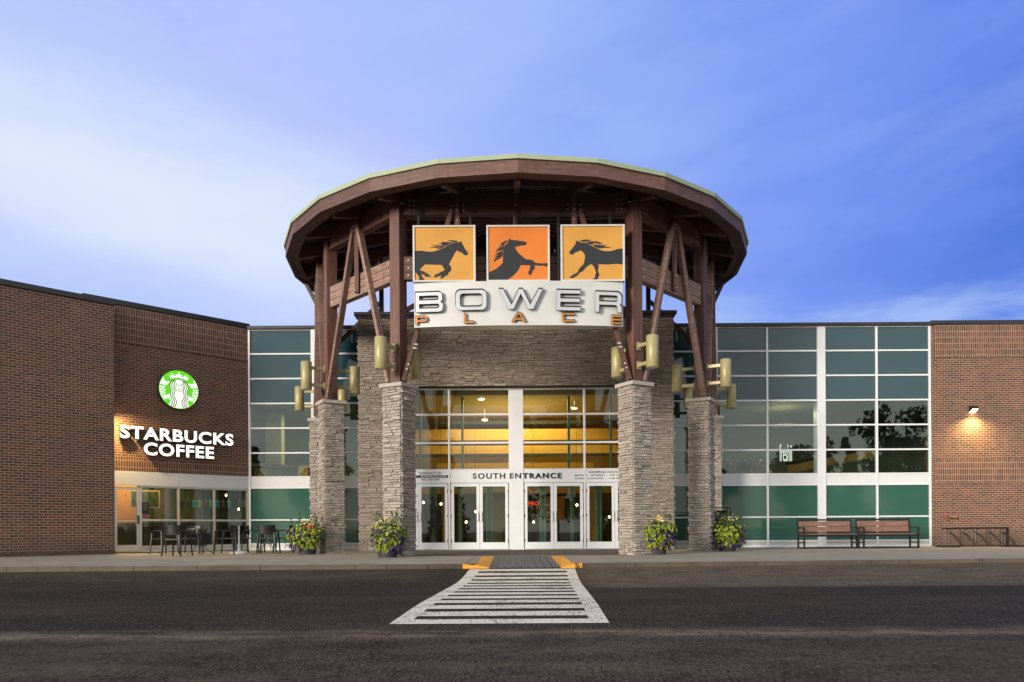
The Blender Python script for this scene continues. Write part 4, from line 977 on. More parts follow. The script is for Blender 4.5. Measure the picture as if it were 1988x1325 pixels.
# ------------------------------------------------------------------ timber canopy
CYC = 24.5; RR_ = 7.10; BY = CYC-RR_*math.cos(math.radians(105))
zft, zfb = EYE+8.47, EYE+8.17
AP = Vector((X0, CYC, EYE+10.30))
can = empty('timber_canopy', (0, 0, 0), 0, 'large half round timber canopy with pale green roof edge above the entrance', 'canopy')
ang = [R(15*i) for i in range(-7, 8)]
def rim(r, z, a): return Vector((X0+.035+r*math.sin(a), CYC-r*math.cos(a), z))
def rimpts(r, z): return [rim(r, z, a) for a in ang]
def rearpts(z, n=10):       # where the conical roof is cut off straight above the stone block
    o = []; R7 = RR_*math.sin(R(105))
    for i in range(n+1):
        x_ = R7-2*R7*i/n; k = min(1, math.hypot(x_, BY-CYC)/RR_); o.append(Vector((X0+x_, BY, AP.z+(z-AP.z)*k)))
    return o
def ringpart(ro, ri, z0, z1, name, mat, bevel=0, per=False):
    o0, o1, i0, i1 = rimpts(ro, z0), rimpts(ro, z1), rimpts(ri, z0), rimpts(ri, z1)
    m = MB()
    for k in range(len(o0)-1):
        v = [o0[k], o0[k+1], i0[k+1], i0[k], o1[k], o1[k+1], i1[k+1], i1[k]]
        # pull joints apart by a hair
        m.add(v, [(3, 2, 1, 0), (4, 5, 6, 7), (0, 1, 5, 4), (1, 2, 6, 5), (2, 3, 7, 6), (3, 0, 4, 7)])
        if per: m.build(name, mat, can, bevel); m = MB()
    if not per: m.build(name, mat, can, bevel)
ringpart(RR_, RR_-.13, zfb, zft, 'fascia_board', M['fascia'], per=True)
ringpart(RR_-.134, RR_-.36, zfb+.03, zft-.03, 'inner_ring', M['wood'])
# roof edge and roof skin
rp = rimpts(RR_+.05, zft+.06); m = MB()
for k in range(len(rp)-1):
    a, b = rp[k], rp[k+1]; up = Vector((0, 0, .05)); dn = Vector((0, 0, -.055))
    ai = a.lerp(AP, .03)+Vector((0, 0, .07)); bi = b.lerp(AP, .03)+Vector((0, 0, .07))
    m.add([a+dn, b+dn, b+up, a+up], [(0, 1, 2, 3)]); m.add([a+up, b+up, bi, ai], [(0, 1, 2, 3)])
    a2 = rimpts(RR_-.1, zft+.004)[k]; b2 = rimpts(RR_-.1, zft+.004)[k+1]; m.add([a+dn, a2, b2, b+dn], [(0, 1, 2, 3)])
m.build('roof_edge', M['green'], can)
m = MB()
for k in range(len(rp)-1):
    a, b = rp[k]+Vector((0, 0, .05)), rp[k+1]+Vector((0, 0, .05)); m.add([a, b, AP+Vector((0, 0, .2))], [(0, 1, 2)])
q = [p_+Vector((0, 0, .12)) for p_ in rearpts(zft+.06)]
for a, b in zip(q[:-1], q[1:]): m.add([a, b, AP+Vector((0, 0, .2))], [(0, 1, 2)])
m.build('roof_skin', M['green'], can)
dk = rimpts(RR_-.2, zft-.04); m = MB()
for k in range(len(dk)-1): m.add([dk[k], AP, dk[k+1]], [(0, 1, 2)])
q = rearpts(zft-.04)
for a, b in zip(q[:-1], q[1:]): m.add([a, AP, b], [(0, 1, 2)])
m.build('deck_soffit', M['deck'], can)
for a in ang:
    e = rim(RR_-.36, zft-.20, a); m = MB(); m.beam(e, AP+Vector((0, 0, -.2)), .14, .30); m.build('rafter', M['post'], can)
for fr_ in (.22, .42, .60, .78):
    m = MB(); q = [p.lerp(AP, fr_)+Vector((0, 0, -.12)) for p in rimpts(RR_-.2, zft-.04)]
    for a, b in zip(q[:-1], q[1:]): m.beam(a, b, .07, .16)
    m.build('purlin_ring', M['woodl'], can)
m = MB(); q = [p_+Vector((0, -.12, -.22)) for p_ in rearpts(zft)]
for a, b in zip(q[:-1], q[1:]): m.beam(a, b, .16, .34)
m.build('rear_beam', M['wood'], can)
# posts
posts = []
for k, (px, py, az) in enumerate(PIL):
    for sd in (-1, 1):
        a = sd*R(az); c = Vector((X0+sd*px, py, 0)); zb = (ptop if k < 2 else EYE+217.4*25.0/F)
        m = MB(); h = .155; ca, sa = math.cos(a), math.sin(a)
        v = [(c.x+x_*ca-y_*sa, c.y+x_*sa+y_*ca, z_) for z_ in (zb+.001, EYE+8.25) for y_ in (-h, h) for x_ in (-h, h)]
        m.add(v, [(0, 2, 3, 1), (4, 5, 7, 6), (0, 1, 5, 4), (2, 6, 7, 3), (0, 4, 6, 2), (1, 3, 7, 5)])
        o = m.build('post', M['post'], can, .012); posts.append((sd, k, c))
        bp = MB(); e = .2; v = [(c.x+x_*ca-y_*sa, c.y+x_*sa+y_*ca, z_) for z_ in (zb+.002, zb+.03) for y_ in (-e, e) for x_ in (-e, e)]
        bp.add(v, [(0, 2, 3, 1), (4, 5, 7, 6), (0, 1, 5, 4), (2, 6, 7, 3), (0, 4, 6, 2), (1, 3, 7, 5)]); bp.build('base_plate', M['steel'], o)
def bolts(parent, pts, n, r=.022):
    m = MB(); n = Vector(n).normalized()
    for p in pts: m.tube(Vector(p), Vector(p)+n*.02, r, 8)
    m.build('bolts', M['bolt'], parent)
spk = MB(); rs = random.Random(9)
def edge(A, B, front=False):
    """ring beam, tie beam, struts and hangers between post centres A and B (A nearer the middle)"""
    A = Vector(A); B = Vector(B); d_ = (B-A).normalized(); out = Vector((d_.y, -d_.x, 0)) 
    if out.dot(Vector((A.x-X0+B.x-X0, A.y-CYC+B.y-CYC, 0))) < 0: out = -out
    zt, zb = EYE+8.50, EYE+7.98; L_ = (B-A).length; g = .15
    m = MB(); m.beam(A+d_*g+Vector((0, 0, (zt+zb)/2)), B-d_*g+Vector((0, 0, (zt+zb)/2)), .22, zt-zb); rb = m.build('ring_beam', M['wood'], can, .008)
    tt, tb = EYE+6.92, EYE+6.34
    ties = M['woodl'] if not front else M['wood']
    m = MB()
    h3 = (tt-tb)/3
    for q in range(3): m.beam(A+d_*g+Vector((0, 0, tb+h3*(q+.5))), B-d_*g+Vector((0, 0, tb+h3*(q+.5))), .2, h3-.008)
    tie = m.build('tie_beam', ties, can, .006)
    bs = []
    for e_ in (A+d_*(g+.12), B-d_*(g+.12)):
        for q in (.1, .29, .48): bs.append(e_+out*.10+Vector((0, 0, tb+q)))
    bolts(tie, bs, out, .02)
    bs = []
    for e_, sg in ((A+d_*(g+.16), 1), (B-d_*(g+.16), -1)):
        for q in (.1, .22, .34):
            for w_ in (0, .12): bs.append(e_+d_*sg*w_+out*.11+Vector((0, 0, zb+q)))
    bolts(rb, bs, out, .016)
    for i in range(int(L_/.035)):
        for zz, w_ in ((tt, .1), (tt, -.1), (tt, 0)):
            p = A+d_*(.2+rs.random()*(L_-.4))+out*w_*.6+Vector((0, 0, zz)); q = p+Vector((rs.gauss(0, .02), rs.gauss(0, .02), rs.uniform(.08, .15))); spk.tube(p, q, .0028, 3, cap=False)
    if front: return rb, tie, out, d_
    apx = (A+B)/2
    for e_, sg in ((A, -1), (B, 1)):
        foot = e_-d_*sg*.16+out*.17+Vector((0, 0, ptop+.05)); top = apx+d_*sg*.09+out*.17+Vector((0, 0, EYE+8.18))
        m = MB(); m.beam(foot, top, .11, .17, up=out); so_ = m.build('strut', M['woodl'], can, .008)
        q = (top-foot).normalized(); bolts(so_, [top-q*.25+out*.06, top-q*.38+out*.06, foot+q*.28+out*.06, foot+q*.42+out*.06, foot+q*1.7+out*.06], out, .018)
    m = MB(); m.beam(apx+out*.17+Vector((0, 0, tb+.05)), apx+out*.17+Vector((0, 0, EYE+8.3)), .11, .11); h_ = m.build('hanger', M['post'], can, .006)
    bolts(h_, [apx+out*.23+d_*w_+Vector((0, 0, EYE+7.98+q)) for q in (.06, .16) for w_ in (-.03, .03)]+[apx+out*.23+Vector((0, 0, tb+.12)), apx+out*.23+Vector((0, 0, tb+.45))], out, .017)
for sd in (-1, 1):
    pts = [Vector((X0+sd*p[0], p[1], 0)) for p in PIL]
    edge(pts[0], pts[1]); edge(pts[1], pts[2])
A, B = Vector((X0-2.985, 19.33, 0)), Vector((X0+2.985, 19.33, 0))
rb, tie, out, d_ = edge(A, B, True)
for off in (-1.47, 0, 1.47):
    m = MB(); m.beam((X0+off, 19.20, EYE+6.9), (X0+off, 19.20, EYE+8.46), .13, .10); h_ = m.build('hanger', M['post'], can, .006)
    bs = [(X0+off+w_, 19.15, EYE+8.05+q) for q in (.0, .11) for w_ in ((-.16, 0, .16) if off else (0,))]+([(X0+off, 19.15, EYE+7.8)] if off else []); bolts(h_, bs, (0, -1, 0), .018)
for sd in (-1, 1):
    m = MB(); m.beam((X0+sd*2.84, 19.14, ptop+.06), (X0+sd*1.62, 19.14, EYE+8.0), .11, .16, up=(0, 1, 0)); so_ = m.build('strut', M['wood'], can, .008)
    q = Vector((-sd*1.22, 0, 3.6)).normalized(); f0 = Vector((X0+sd*2.84, 19.05, ptop+.06)); bolts(so_, [f0+q*t_ for t_ in (.3, .42, .85, .95)]+[f0+q*t_+Vector((.05, 0, 0)) for t_ in (.85, .95)], (0, -1, 0), .02)
    # outer knee struts and rear posts
    m = MB(); a = P(1001+sd*383, 600, 25.0); b = P(1001+sd*409, 566, 24.9); a.x = X0+sd*6.42; b = Vector((X0+sd*6.9, 25.1, zfb+.05)); m.beam(a, b, .09, .11); m.build('knee_strut', M['deck'], can)
    m = MB(); m.beam((X0+sd*4.45, 25.45, stt+.11), (X0+sd*4.45, 25.45, EYE+8.9), .14, .14); m.build('rear_post', M['steel'], can)
    m = MB(); m.beam((X0+sd*4.30, 25.4, stt+.13), (X0+sd*2.6, 25.4, EYE+7.9), .12, .14); m.build('rear_brace', M['wood'], can)
    m = MB(); m.beam((X0+sd*5.9, 25.3, EYE+6.2), (X0+sd*4.5, 25.4, EYE+7.6), .10, .12); m.build('rear_brace', M['wood'], can)
    m = MB(); m.tube((X0+sd*6.25, 24.65, EYE+2.95), (X0+sd*6.2, 24.6, EYE+8.2), .05, 8); m.build('downpipe', M['post'], can)
sp = spk.build('bird_spikes', M['steel'], can); sp['kind'] = 'stuff'

# ------------------------------------------------------------------ cylinder lights on the posts
def cyl_light():
    r = empty('post_light', (0, 0, 0)); m = MB(); m.lathe([(.14, -.395), (.152, -.385), (.152, .385), (.14, .395)], n=28); b = m.build('cylinder_housing', M['khaki'], r, smooth=False)
    for p in b.data.polygons: p.use_smooth = abs(p.normal.z) < .5 and len(p.vertices) == 4
    m = MB(); m.lathe([(.12, -.397), (.12, -.39)], n=20); m.build('lens', M['silver'], r)
    for z in (-.24, .24): m = MB(); m.box(.14, .50, -.035, .035, z-.045, z+.045); m.build('arm', M['khaki'], r, .004)
    for z in (-.24, .24): m = MB(); m.box(.50, .53, -.06, .06, z-.10, z+.10); m.build('wall_plate', M['khaki'], r, .004)
    return r
proto = cyl_light(); first = True
names = {0: 'front', 1: 'middle', 2: 'rear'}
for k, (px, py, az) in enumerate(PIL):
    for sd in (-1, 1):
        c = Vector((X0+sd*px, py, 0)); rad = Vector((sd*math.sin(R(az)), -math.cos(R(az)), 0))
        for io, zc in ((1, EYE+4.37), (-1, EYE+4.37)):
            if k == 2: zc -= .02
            o = proto if first else copy_tree(proto); first = False
            p = c+rad*io*.70; o.location = (p.x, p.y, zc-.0); dd = (c-p); o.rotation_euler = (0, 0, math.atan2(dd.y, dd.x))
            side = 'left' if sd < 0 else 'right'
            pos = {0: 'the %s post flanking the name sign' % side, 1: 'the %s post above an outer flower pot' % side, 2: 'the %s rearmost post by the glass' % side}[k]
            o['label'] = 'khaki cylinder light, %s side of %s' % ('outward' if io > 0 else 'inward', pos)
            o['category'] = 'lamp'; o['group'] = 'khaki cylinder lights on the canopy posts'

# ------------------------------------------------------------------ name sign
SGY = 18.86
def loops_place(loops, ox, oy, sc, Y, thick, name, mat, parent, curve=None, off=0.0):
    Ls = [[(P(ox+u/sc, oy+v/sc, Y).x, P(ox+u/sc, oy+v/sc, Y).z) for u, v in l] for l in loops]
    me = fill_loops(Ls, thick, 1, off); lo = parent.location
    return plate(me, name, mat, parent, lambda a, b, c: (a-lo[0], (Y-c)-lo[1]+(curve(a) if curve else 0), b-lo[2]))
H1 = [(48, 605), (120, 597), (250, 600), (360, 617), (470, 615), (560, 592), (700, 535), (800, 475), (900, 432), (990, 412), (1062, 408), (1082, 385), (1098, 402), (1122, 382), (1122, 425), (1150, 470), (1185, 540), (1230, 605), (1266, 650), (1250, 690), (1190, 700), (1150, 670), (1100, 625), (1060, 625), (1020, 585), (1010, 590), (960, 650), (915, 740), (870, 820), (862, 850), (828, 890), (870, 945), (885, 990), (875, 1050), (825, 1090), (805, 1145), (745, 1170), (690, 1210), (655, 1238), (640, 1200), (665, 1150), (620, 1165), (560, 1190), (490, 1198), (520, 1130), (600, 1105), (640, 1075), (715, 1050), (735, 1010), (690, 960), (680, 915), (285, 905), (230, 960), (180, 1020), (180, 1040), (240, 1050), (310, 1090), (370, 1130), (432, 1185), (290, 1183), (285, 1140), (230, 1130), (195, 1095), (222, 1150), (220, 1185), (262, 1210), (278, 1255), (152, 1255), (165, 1190), (110, 1120), (85, 1080), (48, 1070)]
H1m = [[(1050, 398), (960, 412), (860, 385), (790, 362), (900, 358), (1000, 372)], [(975, 425), (900, 425), (830, 450), (760, 485), (650, 522), (560, 508), (480, 475), (430, 445), (520, 470), (620, 480), (700, 475), (640, 450), (545, 448), (640, 432), (700, 420), (635, 410), (700, 397), (830, 400), (900, 412)], [(740, 505), (650, 545), (580, 553), (520, 525), (390, 530), (470, 505), (520, 505), (620, 530)]]
H2 = [(62, 1100), (120, 1060), (230, 1005), (320, 935), (385, 870), (385, 700), (395, 560), (425, 490), (500, 400), (535, 310), (570, 350), (680, 360), (860, 385), (905, 395), (930, 435), (905, 465), (850, 475), (770, 480), (700, 505), (660, 510), (680, 570), (740, 650), (820, 720), (915, 790), (1040, 800), (1085, 830), (1110, 865), (1220, 878), (1310, 885), (1350, 872), (1403, 880), (1403, 920), (1355, 965), (1320, 930), (1240, 935), (1100, 925), (1105, 970), (1100, 1010), (1060, 1040), (1045, 1100), (1010, 1150), (975, 1130), (955, 1075), (985, 1040), (1000, 1000), (990, 970), (1012, 925), (930, 925), (790, 920), (760, 980), (700, 1080), (600, 1170), (485, 1252), (62, 1252)]
H2m = [[(505, 362), (440, 370), (370, 410), (330, 455), (300, 495), (390, 460), (450, 420)], [(430, 440), (370, 490), (300, 520), (250, 570), (220, 635), (270, 600), (330, 590), (380, 590), (405, 520)], [(380, 600), (300, 620), (240, 660), (190, 715), (250, 690), (290, 680), (200, 745), (155, 765), (230, 750), (320, 720), (380, 680)], [(370, 690), (290, 730), (200, 780), (175, 860), (240, 810), (320, 770), (375, 715)]]
H3 = [(1380, 562), (1290, 565), (1210, 588), (1120, 615), (1000, 620), (900, 600), (800, 550), (700, 500), (600, 450), (540, 430), (440, 425), (400, 405), (378, 378), (368, 400), (335, 375), (350, 430), (310, 490), (260, 560), (200, 625), (195, 670), (230, 690), (290, 690), (320, 650), (400, 622), (450, 600), (500, 640), (545, 712), (540, 790), (525, 870), (500, 920), (430, 985), (390, 1060), (360, 1100), (280, 1135), (250, 1160), (185, 1205), (300, 1212), (330, 1180), (370, 1165), (430, 1090), (500, 1060), (560, 985), (640, 920), (695, 905), (740, 960), (775, 1040), (790, 1100), (765, 1160), (770, 1200), (700, 1252), (832, 1252), (835, 1190), (868, 1150), (850, 1100), (830, 1050), (848, 960), (838, 905), (1050, 915), (1250, 895), (1380, 912)]
H3m = [[(410, 400), (480, 368), (570, 358), (690, 372), (620, 395), (520, 412)], [(560, 425), (640, 400), (800, 400), (860, 420), (950, 450), (850, 462), (760, 435), (700, 480), (640, 460)], [(720, 490), (760, 465), (860, 480), (960, 485), (1040, 458), (960, 510), (1060, 520), (1125, 545), (980, 545), (860, 560), (780, 530)]]
for i, (x0, x1, y0, y1, mt, H, Hm, ox_, oy_, sc, nm) in enumerate(((802, 923, 438, 548.5, 'orange', H1, H1m, 800, 436, 11.62, 'amber square sign panel with a dark horse galloping right'),
        (945, 1067, 437.5, 548, 'orange2', H2, H2m, 943, 436, 11.62, 'deep orange square sign panel with a dark rearing horse'), (1089, 1212.5, 436.5, 547.5, 'orange', H3, H3m, 1088, 434, 11.42, 'amber square sign panel with a dark horse running left'))):
    a, b = P(x0, y1, SGY), P(x1, y0, SGY); r = empty('horse_sign_panel', ((a.x+b.x)/2, SGY, a.z), 0, nm+', above the name sign', 'sign', 'square horse panels above the name sign')
    hw = (b.x-a.x)/2; H_ = b.z-a.z; fw = .045; m = MB()
    m.box(-hw, -hw+fw, -.03, .15, 0, H_); m.box(hw-fw, hw, -.03, .15, 0, H_); m.box(-hw+fw, hw-fw, -.03, .15, 0, fw); m.box(-hw+fw, hw-fw, -.03, .15, H_-fw, H_); m.build('frame', M['signw'], r, .004)
    MB().box(-hw+fw, hw-fw, .0, .13, fw, H_-fw).build('face', M[mt], r)
    for lp_, nm_ in [([H], 'horse')]+[([q], 'mane') for q in Hm]: loops_place(lp_, ox_, oy_, sc, SGY-.001, .004, nm_, M['horse'], r)
# curved name box
nb = empty('name_sign', (0, 0, 0), 0, 'long white curved name sign box with silver and copper raised letters, below the horse panels', 'sign')
bx0, bx1 = P(804.5, 590, 18.95).x, P(1209, 590, 18.95).x; bz0 = P(1000, 633, 18.8).z-.0; bz1 = P(1000, 547, 18.8).z
cxm = (bx0+bx1)/2; hwid = (bx1-bx0)/2
def fy(x_): return 18.74+.17*((x_-cxm)/hwid)**2
m = MB(); N = 24
for i in range(N):
    a = bx0+(bx1-bx0)*i/N; b = bx0+(bx1-bx0)*(i+1)/N; v = [(a, fy(a), bz0), (b, fy(b), bz0), (b, 19.17, bz0), (a, 19.17, bz0), (a, fy(a), bz1), (b, fy(b), bz1), (b, 19.17, bz1), (a, 19.17, bz1)]
    fs = [(3, 2, 1, 0), (4, 5, 6, 7), (0, 1, 5, 4), (2, 3, 7, 6)]
    if i == 0: fs.append((3, 0, 4, 7))
    if i == N-1: fs.append((1, 2, 6, 5))
    m.add(v, fs)
m.build('box', M['signw'], nb)
def nm_loop(pts, corner=0): return pts
def rrect(x0, y0, x1, y1, r, corners='abcd', n=6):
    o = []
    for (cx_, cy_, a0, k) in ((x1-r, y0+r, -90, 'b'), (x1-r, y1-r, 0, 'c'), (x0+r, y1-r, 90, 'd'), (x0+r, y0+r, 180, 'a')):
        if k in corners: o += [(cx_+r*math.cos(R(a0+90*i/n)), cy_+r*math.sin(R(a0+90*i/n))) for i in range(n+1)]
        else: o.append({'b': (x1, y0), 'c': (x1, y1), 'd': (x0, y1), 'a': (x0, y0)}[k])
    return o
def glyph(ch, x0, y0, x1, y1, t_):
    my = (y0+y1)/2; r = min((y1-y0)*.28, 48)
    if ch == 'B': return [rrect(x0, y0, x1-6, my+2, r*.8, 'bc')[:], ] if False else [[(x0, y0)]+[(x1-8-r*.7+r*.7*math.cos(R(a)), y0+r*.7+r*.7*math.sin(R(a))) for a in range(-90, 1, 15)]+[(x1-8, my-r*.35), (x1-22, my), (x1, my+r*.35)]+[(x1-r*.8+r*.8*math.cos(R(a)), y1-r*.8+r*.8*math.sin(R(a))) for a in range(0, 91, 15)]+[(x0, y1)], rrect(x0+t_, y0+t_*.95, x1-8-t_, my-t_*.5, t_*.5, 'bc'), rrect(x0+t_, my+t_*.5, x1-t_, y1-t_*.95, t_*.5, 'bc')]
    if ch == 'O': return [rrect(x0, y0, x1, y1, r, n=8), rrect(x0+t_*1.15, y0+t_*.95, x1-t_*1.15, y1-t_*.95, r*.55, n=6)]
    if ch == 'W':
        q = (x1-x0); return [[(x0, y0), (x0+t_*1.15, y0), (x0+q*.29, y1-t_*1.25), (x0+q*.455, y0), (x0+q*.545, y0), (x0+q*.71, y1-t_*1.25), (x1-t_*1.15, y0), (x1, y0), (x0+q*.78, y1), (x0+q*.66, y1), (x0+q*.5, y0+t_*1.3), (x0+q*.34, y1), (x0+q*.22, y1)]]
    if ch == 'E': return [[(x0, y0), (x1, y0), (x1, y0+t_*.95), (x0+t_*1.1, y0+t_*.95), (x0+t_*1.1, my-t_*.48), (x1-4, my-t_*.48), (x1-4, my+t_*.48), (x0+t_*1.1, my+t_*.48), (x0+t_*1.1, y1-t_*.95), (x1, y1-t_*.95), (x1, y1), (x0, y1)]]
    if ch == 'R': return [[(x0, y1), (x0, y0)]+[(x1-r+r*math.cos(R(a)), y0+r+r*math.sin(R(a))) for a in range(-90, 1, 15)]+[(x1, my+8), (x1-16, my+22), (x1, my+40), (x1, y1), (x1-t_*1.1, y1), (x1-t_*1.1, my+t_*1.2), (x1-t_*1.5, my+t_*.75), (x0+t_*1.1, my+t_*.75), (x0+t_*1.1, y1)], rrect(x0+t_*1.1, y0+t_*.95, x1-t_*1.1, my-t_*.15, t_*.5, 'bc')]
    if ch == 'P':
        q = (y1-y0)*.34; return [[(x0, y1), (x0, y0)]+[(x1-q+q*math.cos(R(a)), y0+q+q*math.sin(R(a))) for a in range(-90, 91, 18)]+[(x0+t_*1.1, y0+q*2), (x0+t_*1.1, y1)], rrect(x0+t_*1.1, y0+t_*.85, x1-t_*.9, y0+q*2-t_*.85, t_*.4, 'bc')]
    if ch == 'L': return [[(x0, y0), (x0+t_*1.1, y0), (x0+t_*1.1, y1-t_), (x1, y1-t_), (x1, y1), (x0, y1)]]
    if ch == 'A':
        c_ = (x0+x1)/2; return [[(c_-t_*.8, y0), (c_+t_*.8, y0), (x1, y1), (x1-t_*1.5, y1), (x1-t_*2.1, y1-t_*.9), (x0+t_*2.1, y1-t_*.9), (x0+t_*1.5, y1), (x0, y1)], [(c_, y0+t_*.9), (c_+t_*1.35, y1-t_*1.9), (c_-t_*1.35, y1-t_*1.9)]]
    if ch == 'C': return [[(x1, y0+r*.9), (x1, y0+r*.35), (x1-r*.35, y0), (x0+r*.5, y0), (x0, y0+r*.5), (x0, y1-r*.5), (x0+r*.5, y1), (x1-r*.35, y1), (x1, y1-r*.35), (x1, y1-r*.9), (x1-t_, y1-r*.9), (x1-t_, y1-t_*.9), (x0+t_*1.1, y1-t_*.9), (x0+t_*1.1, y0+t_*.9), (x1-t_, y0+t_*.9), (x1-t_, y0+r*.9)]]
for ch, a, b, c_, d_2 in (('B', 68, 622, 322, 803), ('O', 434, 612, 716, 795), ('W', 822, 606, 1222, 790), ('E', 1340, 612, 1562, 798), ('R', 1692, 618, 1936, 806)):
    lo = loops_place(glyph(ch, a, b, c_, d_2, 36), 790, 430, 4.623, 18.74-.012, .10, 'letter', M['letterside'], nb, lambda x_: .17*((x_-cxm)/hwid)**2)
    loops_place(glyph(ch, a, b, c_, d_2, 36), 790, 430, 4.623, 18.74-.1125, .006, 'letter_face', M['letter'], lo, lambda x_: .17*((x_-cxm)/hwid)**2, -.007)
for ch, a, b, c_, d_2 in (('P', 68, 836, 180, 916), ('L', 511, 826, 606, 912), ('A', 938, 818, 1070, 903), ('C', 1390, 820, 1508, 899), ('E', 1838, 828, 1936, 910)):
    lo = loops_place(glyph(ch, a, b, c_, d_2, 19), 790, 430, 4.623, 18.74-.012, .06, 'letter', M['letterside'], nb, lambda x_: .17*((x_-cxm)/hwid)**2)
    loops_place(glyph(ch, a, b, c_, d_2, 19), 790, 430, 4.623, 18.74-.0725, .006, 'letter_face', M['copper'], lo, lambda x_: .17*((x_-cxm)/hwid)**2, -.006)
m = MB()
for x_ in (-2.3, -1.0, .14, 1.2, 2.5): m.beam((x_, 19.1, bz0+.1), (x_, 19.1, EYE+8.1), .06, .06)
m.build('hanger_frame', M['steel'], nb)

# ------------------------------------------------------------------ wall lamps
def wall_lamp(loc, rz, label, energy, spread=1.0):
    r = empty('wall_lamp', loc, rz, label, 'lamp')
    m = MB(); m.add([(-.11, 0, .12), (.11, 0, .12), (.11, 0, -.10), (-.11, 0, -.10), (-.10, -.18, .10), (.10, -.18, .10), (.10, -.20, .0), (-.10, -.20, .0), ], [(0, 4, 5, 1), (4, 7, 6, 5), (0, 3, 7, 4), (1, 5, 6, 2), (0, 1, 2, 3)]); m.build('housing', M['steel'], r)
    m = MB(); m.add([(-.10, -.015, -.095), (.10, -.015, -.095), (.097, -.19, -.008), (-.097, -.19, -.008)], [(0, 1, 2, 3)]); m.build('lens', M['lamp_glow'], r)
    l = bpy.data.lights.new('wall_lamp_light', 'SPOT'); l.energy = energy; l.color = (1, .70, .27); l.shadow_soft_size = .05; l.spot_size = R(165); l.spot_blend = 1
    o = bpy.data.objects.new('wall_lamp_light', l); COL.objects.link(o); o.parent = r; o.location = (0, -.26, -.14); o.rotation_euler = (R(-14), 0, 0)
    return r
p = P(1887, 796, FY-.05); wall_lamp((p.x, FY-.051, p.z), 0, 'glowing wall lamp high on the red brick wall above the bike rack', 400)
# lamp on the hidden return of the left brick wing, throws light on the shop wall and walk
ret = Vector((CX, CY, 0))+Vector((-math.sin(wingA), math.cos(wingA), 0))*.28
o = wall_lamp((ret.x, ret.y, 4.35), wingA+R(90), 'wall lamp on the narrow return of the plain brick wing lighting the coffee shop wall', 560); o.scale = (.5, .3, .6)

# ------------------------------------------------------------------ flower pots
def planter(px, Yd, label, seed, red=False, tall=.0, wide=.40, mirror=1):
    p = P(px, 1070, Yd); r = empty('flower_pot', (p.x, Yd, .0), 0, label, 'planter', 'potted flowers at the pillars'); r.scale = (1.12, 1.12, 1.05); rg = random.Random(seed)
    MB().lathe([(.20, 0), (.25, .30), (.275, .32), (.275, .36), (.24, .36), (.22, .30)], n=22).build('pot', M['pot'], r, smooth=False)
    m = MB(); leafball(m, (0, 0, .50), wide*.98, .36, .34, 800, .06, rg); 
    for i in range(26):
        a = rg.uniform(0, 6.28); q = Vector((math.cos(a)*.12, math.sin(a)*.12, .45)); e = q+Vector((math.cos(a)*rg.uniform(.05, .3), math.sin(a)*.15, rg.uniform(.25, .5+tall))); m.tube(q, e, .004, 3, cap=False)
        leafball(m, e, .05, .05, .06, 5, .05, rg)
    m.build('green_foliage', M['dkleaf'], r)
    m = MB()
    def heart(m, p_, s, nrm):
        nrm = nrm.normalized(); dn = Vector((0, 0, -1)); a = (dn-nrm*dn.dot(nrm)).normalized(); b = nrm.cross(a); tn = rg.random()
        pts = [p_+a*s*v+b*s*u for u, v in ((0, -.1), (.3, -.3), (.5, -.05), (.38, .35), (0, 1.0), (-.38, .35), (-.5, -.05), (-.3, -.3))]
        pts[0] = pts[0]-nrm*s*.1; m.add(pts, [(0, 1, 2, 3, 4), (0, 4, 5, 6, 7)], 0, tn)
    for i in range(380):
        a = rg.uniform(-2.6, .9) if mirror > 0 else rg.uniform(-3.9, -.5); zz = rg.uniform(.10, .66); fl = .72+.5*math.sin(zz*4.4)*1.0
        rr = wide*(.55+.45*math.sin(min(1, zz/.45)*1.6))*rg.uniform(.75, 1.08)
        n_ = Vector((math.cos(a), math.sin(a), rg.uniform(.1, .9)))
        heart(m, Vector((math.cos(a)*rr, math.sin(a)*rr*.85, zz+.05)), rg.uniform(.04, .078), n_+Vector((rg.gauss(0, .3), rg.gauss(0, .3), 0)))
    m.build('lime_vine', M['lime'], r)
    m = MB()
    def flower(m, p_, s, n_):
        n_ = n_.normalized(); a = n_.orthogonal().normalized(); b = n_.cross(a); tn = rg.random(); k = 8
        pts = [p_-n_*s*.35]+[p_+(a*math.cos(i*6.283/k)+b*math.sin(i*6.283/k))*s*(1 if i % 2 else .78) for i in range(k)]
        m.add(pts, [(0, 1+i, 1+(i+1) % k) for i in range(k)], 0, tn)
    for i in range(105):
        a = (rg.gauss(-.35, .55) if mirror > 0 else rg.gauss(-2.8, .55)); 
        if rg.random() < .15: a = rg.uniform(-3.1, 0)
        zz = rg.uniform(.06, .62); rr = wide*rg.uniform(.8, 1.12)*(.75 if zz < .15 else 1)
        flower(m, Vector((math.cos(a)*rr, math.sin(a)*rr*.85-.02, zz+.03)), rg.uniform(.028, .045), Vector((math.cos(a), math.sin(a), .3)))
    m.build('purple_flowers', M['petunia'], r)
    m = MB()
    for i in range(38):
        a = rg.uniform(0, 6.28); rr = rg.uniform(.02, .26); flower(m, Vector((math.cos(a)*rr, math.sin(a)*rr-.05, .70+rg.uniform(-.05, .28)-.4*rr)), rg.uniform(.018, .032), Vector((rg.gauss(0, .5), -1, .8)))
    m.build('yellow_flowers', M['yellowf'], r)
    if red:
        m = MB()
        for i in range(16): flower(m, Vector((rg.uniform(-.05, .22), -.30+rg.uniform(-.05, .05), .74+rg.uniform(-.05, .04))), .028, Vector((0, -1, .5)))
        m.build('red_flowers', M['redf'], r)
    return r
planter(597, 21.15, 'wide potted flowers with red blooms beside the outer left pillar, right of the cafe chairs', 1, True, .15, .48, -1)
